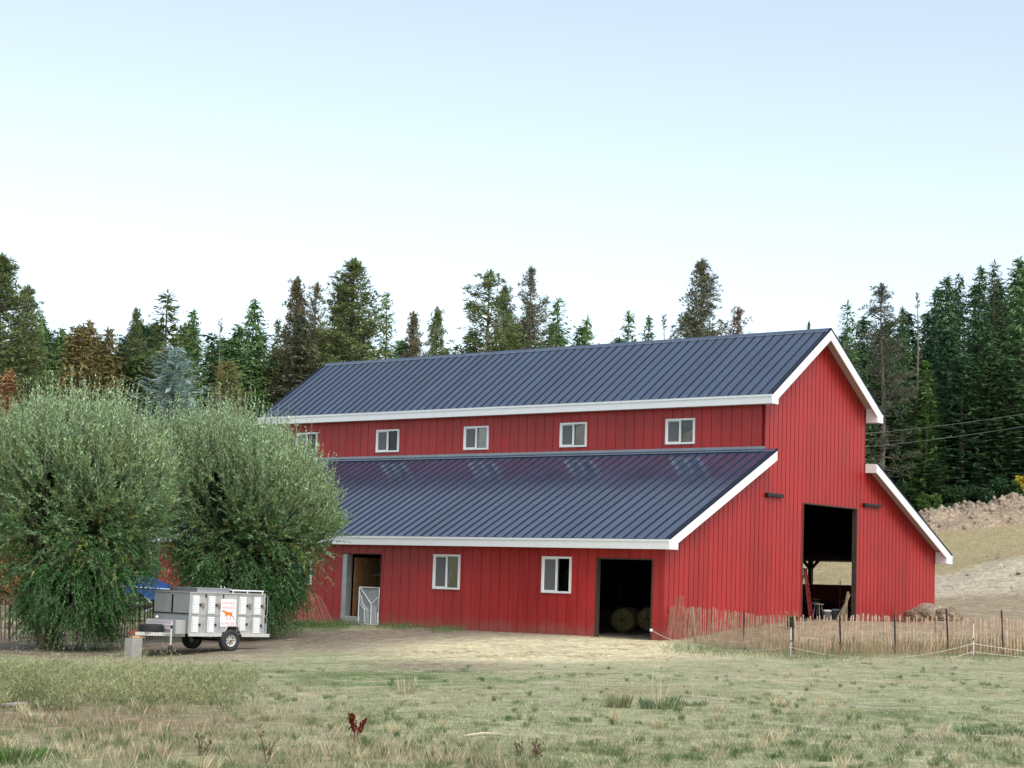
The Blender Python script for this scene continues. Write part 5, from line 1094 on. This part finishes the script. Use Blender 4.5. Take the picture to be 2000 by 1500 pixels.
# feathery weeds on the left
def dw(px,py,P): 
    edge=1300+12*np.sin(px/40.); n_=fbm(P[:,0]*1.1,P[:,1]*1.1,81); return sstep(560,330,px+160*(n_-.5))*sstep(1302,1318,py)*sstep(1392,1372,py+10*np.sin(px/25.))*sstep(.40,.62,n_)*(.35+.65*sstep(.4,.6,fbm(P[:,0]*3,P[:,1]*3,83,2)))
P,px,py,d=sample(14000,(-60,560),(1300,1400),dw,r); V=[];C=[];n=len(P)
for i in range(n):
    m=26; h=(.07+.45*r.random()**1.9); t=r.random(m); a=r.random(m)*6.28; p0=P[i]+np.stack([.05*np.cos(a)*t*(1+2*t),.05*np.sin(a)*t*(1+2*t),h*t],1)
    ax=rnd_unit(r,m)*np.array([1,1,.8])+np.array([0,0,.6]); V.append(quads_from(p0,ax*(.035+.03*r.random((m,1))),np.cross(ax,rnd_unit(r,m))*.005)); g_=float(np.clip(r.random()*.6+1.6*(float(fbm(np.array(P[i][0]*1.1),np.array(P[i][1]*1.1),85,3))-.35),0,1)); cc=np.array([.19,.235,.10])*(1-g_)+np.array([.44,.41,.22])*g_; cc=cc*(.6+.6*t[:,None])*(.8+.4*r.random((m,1))); C.append(np.repeat(cc*(.75+.5*r.random()),4,0))
V=np.concatenate(V);C=np.concatenate(C); o=mesh_np('weeds',V,np.arange(len(V)).reshape(-1,4),M_['blade'],col=C); tag(o,'feathery yellow-green weeds in the left foreground','weeds',kind='stuff')
# dry brown stalks
def dd(px,py,P): n_=fbm(P[:,0]*1.4,P[:,1]*1.4,91); return np.clip(ell(px,py,150,1412,430,42)+ell(px,py,600,1500,620,40)*.8+ell(px,py,480,1350,110,20)*.7+ell(px,py,1290,1345,50,10)*.3,0,1)*sstep(.42,.66,n_)
P,px,py,d=sample(85000,(-60,1200),(1330,1535),dd,r); n=len(P); k=r.random((n,1)); c=np.where(k<.40,ST*.95,np.where(k<.8,DB_*1.1,GG*.8))*(.6+.6*r.random((n,1)))
blades('dry_stalks','dry brown and straw-coloured stalks in the left and lower foreground',P,d,.03+.15*r.random(n)**2.5,.00022,c,.35,r)
# tall dry grass along the lath fence and behind it
def df(px,py,P): n_=fbm(P[:,0]*2.2,P[:,1]*2.2,95); return sstep(1440,1560,px)*sstep(1262,1272,py)*sstep(1292,1280,py)*sstep(.3,.55,n_)
P,px,py,d=sample(17000,(1430,2060),(1255,1296),df,r); n=len(P); k=r.random((n,1)); c=np.where(k<.6,np.array([.40,.29,.16]),np.where(k<.8,GG*.8,DB_))*(.6+.7*r.random((n,1)))
blades('tall_grass','tall dry tan grass growing through the lath fence',P,d,.10+.48*r.random(n)**2.4,.00022,c,.35,r)
def dg(px,py,P): return np.clip(ell(px,py,1460,1276,130,9)+ell(px,py,1620,1284,90,9)+ell(px,py,1940,1284,90,9)+ell(px,py,1350,1268,70,6),0,1)
P,px,py,d=sample(14000,(1280,2060),(1255,1300),dg,r); n=len(P); c=GR*(.6+.7*r.random((n,1)))+.03
blades('fence_grass','low green grass at the foot of the lath fence',P,d,.05+.14*r.random(n),.0004,c,.6,r)
# green grass along the barn wall
def dbw(px,py,P): return np.clip(ell(px,py,625,1222,70,7)*1.2+ell(px,py,780,1228,45,4)+ell(px,py,865,1234,35,4)+ell(px,py,520,1235,60,12)*.6,0,1)*((P[:,0]<-.04)|(P[:,1]>23))
P,px,py,d=sample(26000,(430,930),(1205,1250),dbw,r); n=len(P); c=GR*.85*(.6+.7*r.random((n,1)))
blades('wall_grass','rich green grass along the foot of the barn wall',P,d,.08+.16*r.random(n),.00045,c,.6,r)
# dry grass on the hill
n=26000; u_=r.uniform(12,62,n); d_=100+46*r.random(n); x_,y_=xy(u_,d_); k_=r.random(n)<sstep(.35,.6,fbm(x_*.3,y_*.3,141)); x_,y_,d_=x_[k_],y_[k_],d_[k_]; n=len(x_)
blades('hill_grass','tall dry tan grass on the hillside right of the barn',np.stack([x_,y_,tz(x_,y_)-.02],-1),d_,.12+.30*r.random(n)**2,.0004,np.array([.50,.40,.23])*(.6+.7*r.random((n,1))),.4,r)
n=2600; u_=r.uniform(12,60,n); d_=99+46*r.random(n); x_,y_=xy(u_,d_); blades('hill_weeds','darker weeds dotted over the dry hillside',np.stack([x_,y_,tz(x_,y_)-.02],-1),d_,.12+.30*r.random(n)**2,.001,np.array([.26,.23,.13])*(.6+.7*r.random((n,1))),.5,r)
# straw litter in the yard
def ds_(px,py,P): return np.clip(ell(px,py,1060,1270,330,26)*1.1+ell(px,py,1222,1240,60,22),0,1)*sstep(.3,.6,fbm(P[:,0]*2,P[:,1]*2,97))
P,px,py,d=sample(26000,(700,1420),(1215,1300),ds_,r); n=len(P); P[:,2]+=.012; th=r.random(n)*6.28; ax=np.stack([np.cos(th),np.sin(th),.12*r.random(n)],1)*(.08+.12*r.random((n,1))); V=quads_from(P,ax,np.stack([-np.sin(th),np.cos(th),np.zeros(n)],1)*.012)
o=mesh_np('straw','','' ) if False else mesh_np('straw',V,np.arange(len(V)).reshape(-1,4),M_['blade'],col=np.repeat(np.array([.66,.56,.36])*(.6+.7*r.random((n,1))),4,0)); tag(o,'pale straw litter spread before the low barn doorway','straw',kind='stuff')
# individual plants
def clump(px,py,label,hgt,n,colr,w=.005,spread=.12,seed=0,cat='grass clump',name='grass_clump',lean=.35,stalks=0):
    P0_=onground(px,py); rr=np.random.default_rng(seed); a=rr.random(n)*6.28; q0=np.stack([np.cos(a),np.sin(a),np.zeros(n)],1)*(spread*np.sqrt(rr.random(n)))[:,None]; h=hgt*(.5+.6*rr.random(n))
    ln=np.stack([np.cos(a),np.sin(a),np.zeros(n)],1)*(lean*rr.random(n))[:,None]; ww=rnd_unit(rr,n)*np.array([1,1,0])*w; up=np.array([0,0,1.]);hh=h[:,None]
    V=np.stack([q0-ww,q0+ww,q0+up*hh*.55+ln*hh*.3+ww*.6,q0+up*hh+ln*hh],1).reshape(-1,3); c=np.repeat(np.where(rr.random((n,1))<.3,GG,np.array(colr))*(.6+.7*rr.random((n,1))),4,0)
    if stalks:
        m=stalks; b=rr.normal(size=(m,3))*np.array([.06,.06,0]); hs=hgt*(2.2+1.6*rr.random((m,1))); t2=b+np.array([0,0,1.])*hs+rr.normal(size=(m,3))*.06; wv=np.array([rh[0],rh[1],0])*.006
        V=np.concatenate([V,np.stack([b-wv,b+wv,t2+wv*.5,t2-wv*.5],1).reshape(-1,3)]); c=np.concatenate([c,np.tile(ST*.9,(4*m,1))])
    o=mesh_np(name,V,np.arange(len(V)).reshape(-1,4),M_['blade'],col=c); o.location=P0_; tag(o,label,cat); return o
clump(1208,1382,'brownish upright grass clump left of the green one in the middle foreground',.20,170,(.27,.24,.12),seed=1,spread=.16)
clump(1284,1384,'dark green grass clump with tall straw stalks in the middle foreground',.15,260,(.15,.20,.09),seed=2,spread=.26,lean=.6,stalks=7)
clump(1312,1374,'small green grass clump right behind the stalked one',.14,120,(.12,.17,.07),seed=3)
clump(1352,1379,'low dark grass clump farthest right of the middle foreground clumps',.09,140,(.17,.20,.11),seed=4,spread=.2,lean=.8)
clump(1590+0,1322,'thin straw clump in the lawn before the lath fence',.13,60,ST,seed=5)
clump(795,1356,'pale straw clump standing in the green patch before the barn',.30,60,ST,seed=6,spread=.14)
clump(1950,1432,'leafy dark green clump on the pale bare patch at the right',.08,420,(.08,.16,.07),seed=7,spread=.55,lean=.9)
clump(1880,1448,'dark weedy clump in the middle of the bare patch at the right',.05,300,(.16,.17,.10),seed=8,spread=.7,lean=.9)
clump(20,1495,'bright green grass clump in the lower left corner',.16,260,(.10,.19,.04),seed=9,spread=.25,lean=.6)
def dock(px,py,label,H,colr,seed,nst=3,name='dock_plant',leafn=120,cat='plant'):
    B=onground(px,py); rr=np.random.default_rng(seed); o=thing(name,label,cat,tuple(B)); q=MB(); V=[];
    for k in range(nst):
        top=np.array([rr.normal()*.05+(.09*k-.06),rr.normal()*.03,H*(1-.16*k)]); b=np.array([.015*k,0,0]); mid=(b+top)/2+rr.normal(size=3)*.012; q.tube([b,mid,top],[.006,.005,.003],5)
        t=.35+.65*rr.random(leafn); p=b*(1-t[:,None])+top*t[:,None]+rr.normal(size=(leafn,3))*.012; ax=rnd_unit(rr,leafn)+np.array([0,0,.9]); V.append(quads_from(p,ax*.024,np.cross(ax,rnd_unit(rr,leafn))*.009))
    q.build('stem',M_['slatdark'],o)
    for v in V: me=crown_mesh('seed_head',v,M_['leaf'],np.repeat(np.array(colr)*(.6+.8*rr.random((len(v)//4,1))),4,0)); b=bpy.data.objects.new('seed_head',me); COL.objects.link(b); b.parent=o
dock(692,1447,'dark red seeded dock plant standing alone in the foreground lawn',.27,(.14,.02,.012),1)
dock(388,1478,'dark branching dead weed in the lower left foreground',.20,(.20,.16,.10),2,4,'dead_weed',16)
dock(1030,1490,'dark dead weed near the bottom middle of the photo',.20,(.19,.13,.08),3,4,'dead_weed',16)
dock(520,1490,'tall thin dead weed at the bottom left of the middle',.26,(.20,.16,.10),4,3,'dead_weed',16)
dock(1012,1478,'thin dead weed just left of the bottom middle one',.15,(.19,.13,.08),5,2,'dead_weed',16)
# fallen stick and pale bits
B=onground(905,1441);E=onground(978,1436); q=MB(); q.tube([B+np.array([0,0,.02]),(B+E)/2+np.array([0,0,.035]),E+np.array([0,0,.015])],[.012,.014,.008],6); o=q.build('stick',mat('bleached_stick',(.60,.50,.38),.8),None); at_origin(o); tag(o,'pale bleached stick lying in the foreground grass','stick')
B=onground(2,1382);q=MB();q.beam(B+np.array([0,0,.03]),onground(44,1377)+np.array([0,0,.02]),.10,.03);o=q.build('board',mat('bleached_board',(.50,.48,.46),.7),None);at_origin(o);tag(o,'pale board lying in the weeds at the left edge','board')

# ------------------------------------------------------------------ light
w=bpy.data.worlds.new('World'); sc.world=w; w.use_nodes=True; N=w.node_tree.nodes; L=w.node_tree.links
sky=N.new('ShaderNodeTexSky'); sky.sky_type='NISHITA'; sky.sun_disc=False
# low soft sun behind and to the right of the camera
AZ=math.radians(200); EL=math.radians(50)   # azimuth measured from +y towards +x
sky.sun_elevation=EL; sky.sun_rotation=AZ; sky.altitude=600; sky.air_density=1.0; sky.dust_density=1.2; sky.ozone_density=1.6
bg=N['Background']; bg.inputs['Strength'].default_value=.127; hs=N.new('ShaderNodeHueSaturation'); hs.inputs['Saturation'].default_value=.50; L.new(sky.outputs[0],hs.inputs['Color']); tn=N.new('ShaderNodeVectorMath'); tn.operation='MULTIPLY'; tn.inputs[1].default_value=(.99,1.035,1.03); L.new(hs.outputs[0],tn.inputs[0]); L.new(tn.outputs[0],bg.inputs['Color'])
sd=bpy.data.lights.new('sun','SUN'); sd.energy=1.5; sd.angle=math.radians(38); sd.color=(1,.95,.90); so=bpy.data.objects.new('sun',sd); COL.objects.link(so)
dirv=Vector((math.sin(AZ)*math.cos(EL),math.cos(AZ)*math.cos(EL),math.sin(EL))); so.rotation_euler=dirv.to_track_quat('Z','Y').to_euler(); so.location=(0,0,60)
vs=sc.view_settings; vs.view_transform='Standard'; vs.look='None'; vs.gamma=1; vs.exposure=.82
sc.cycles.max_bounces=6; sc.cycles.transparent_max_bounces=8; sc.cycles.sample_clamp_indirect=4
sc.render.resolution_x=1024; sc.render.resolution_y=768
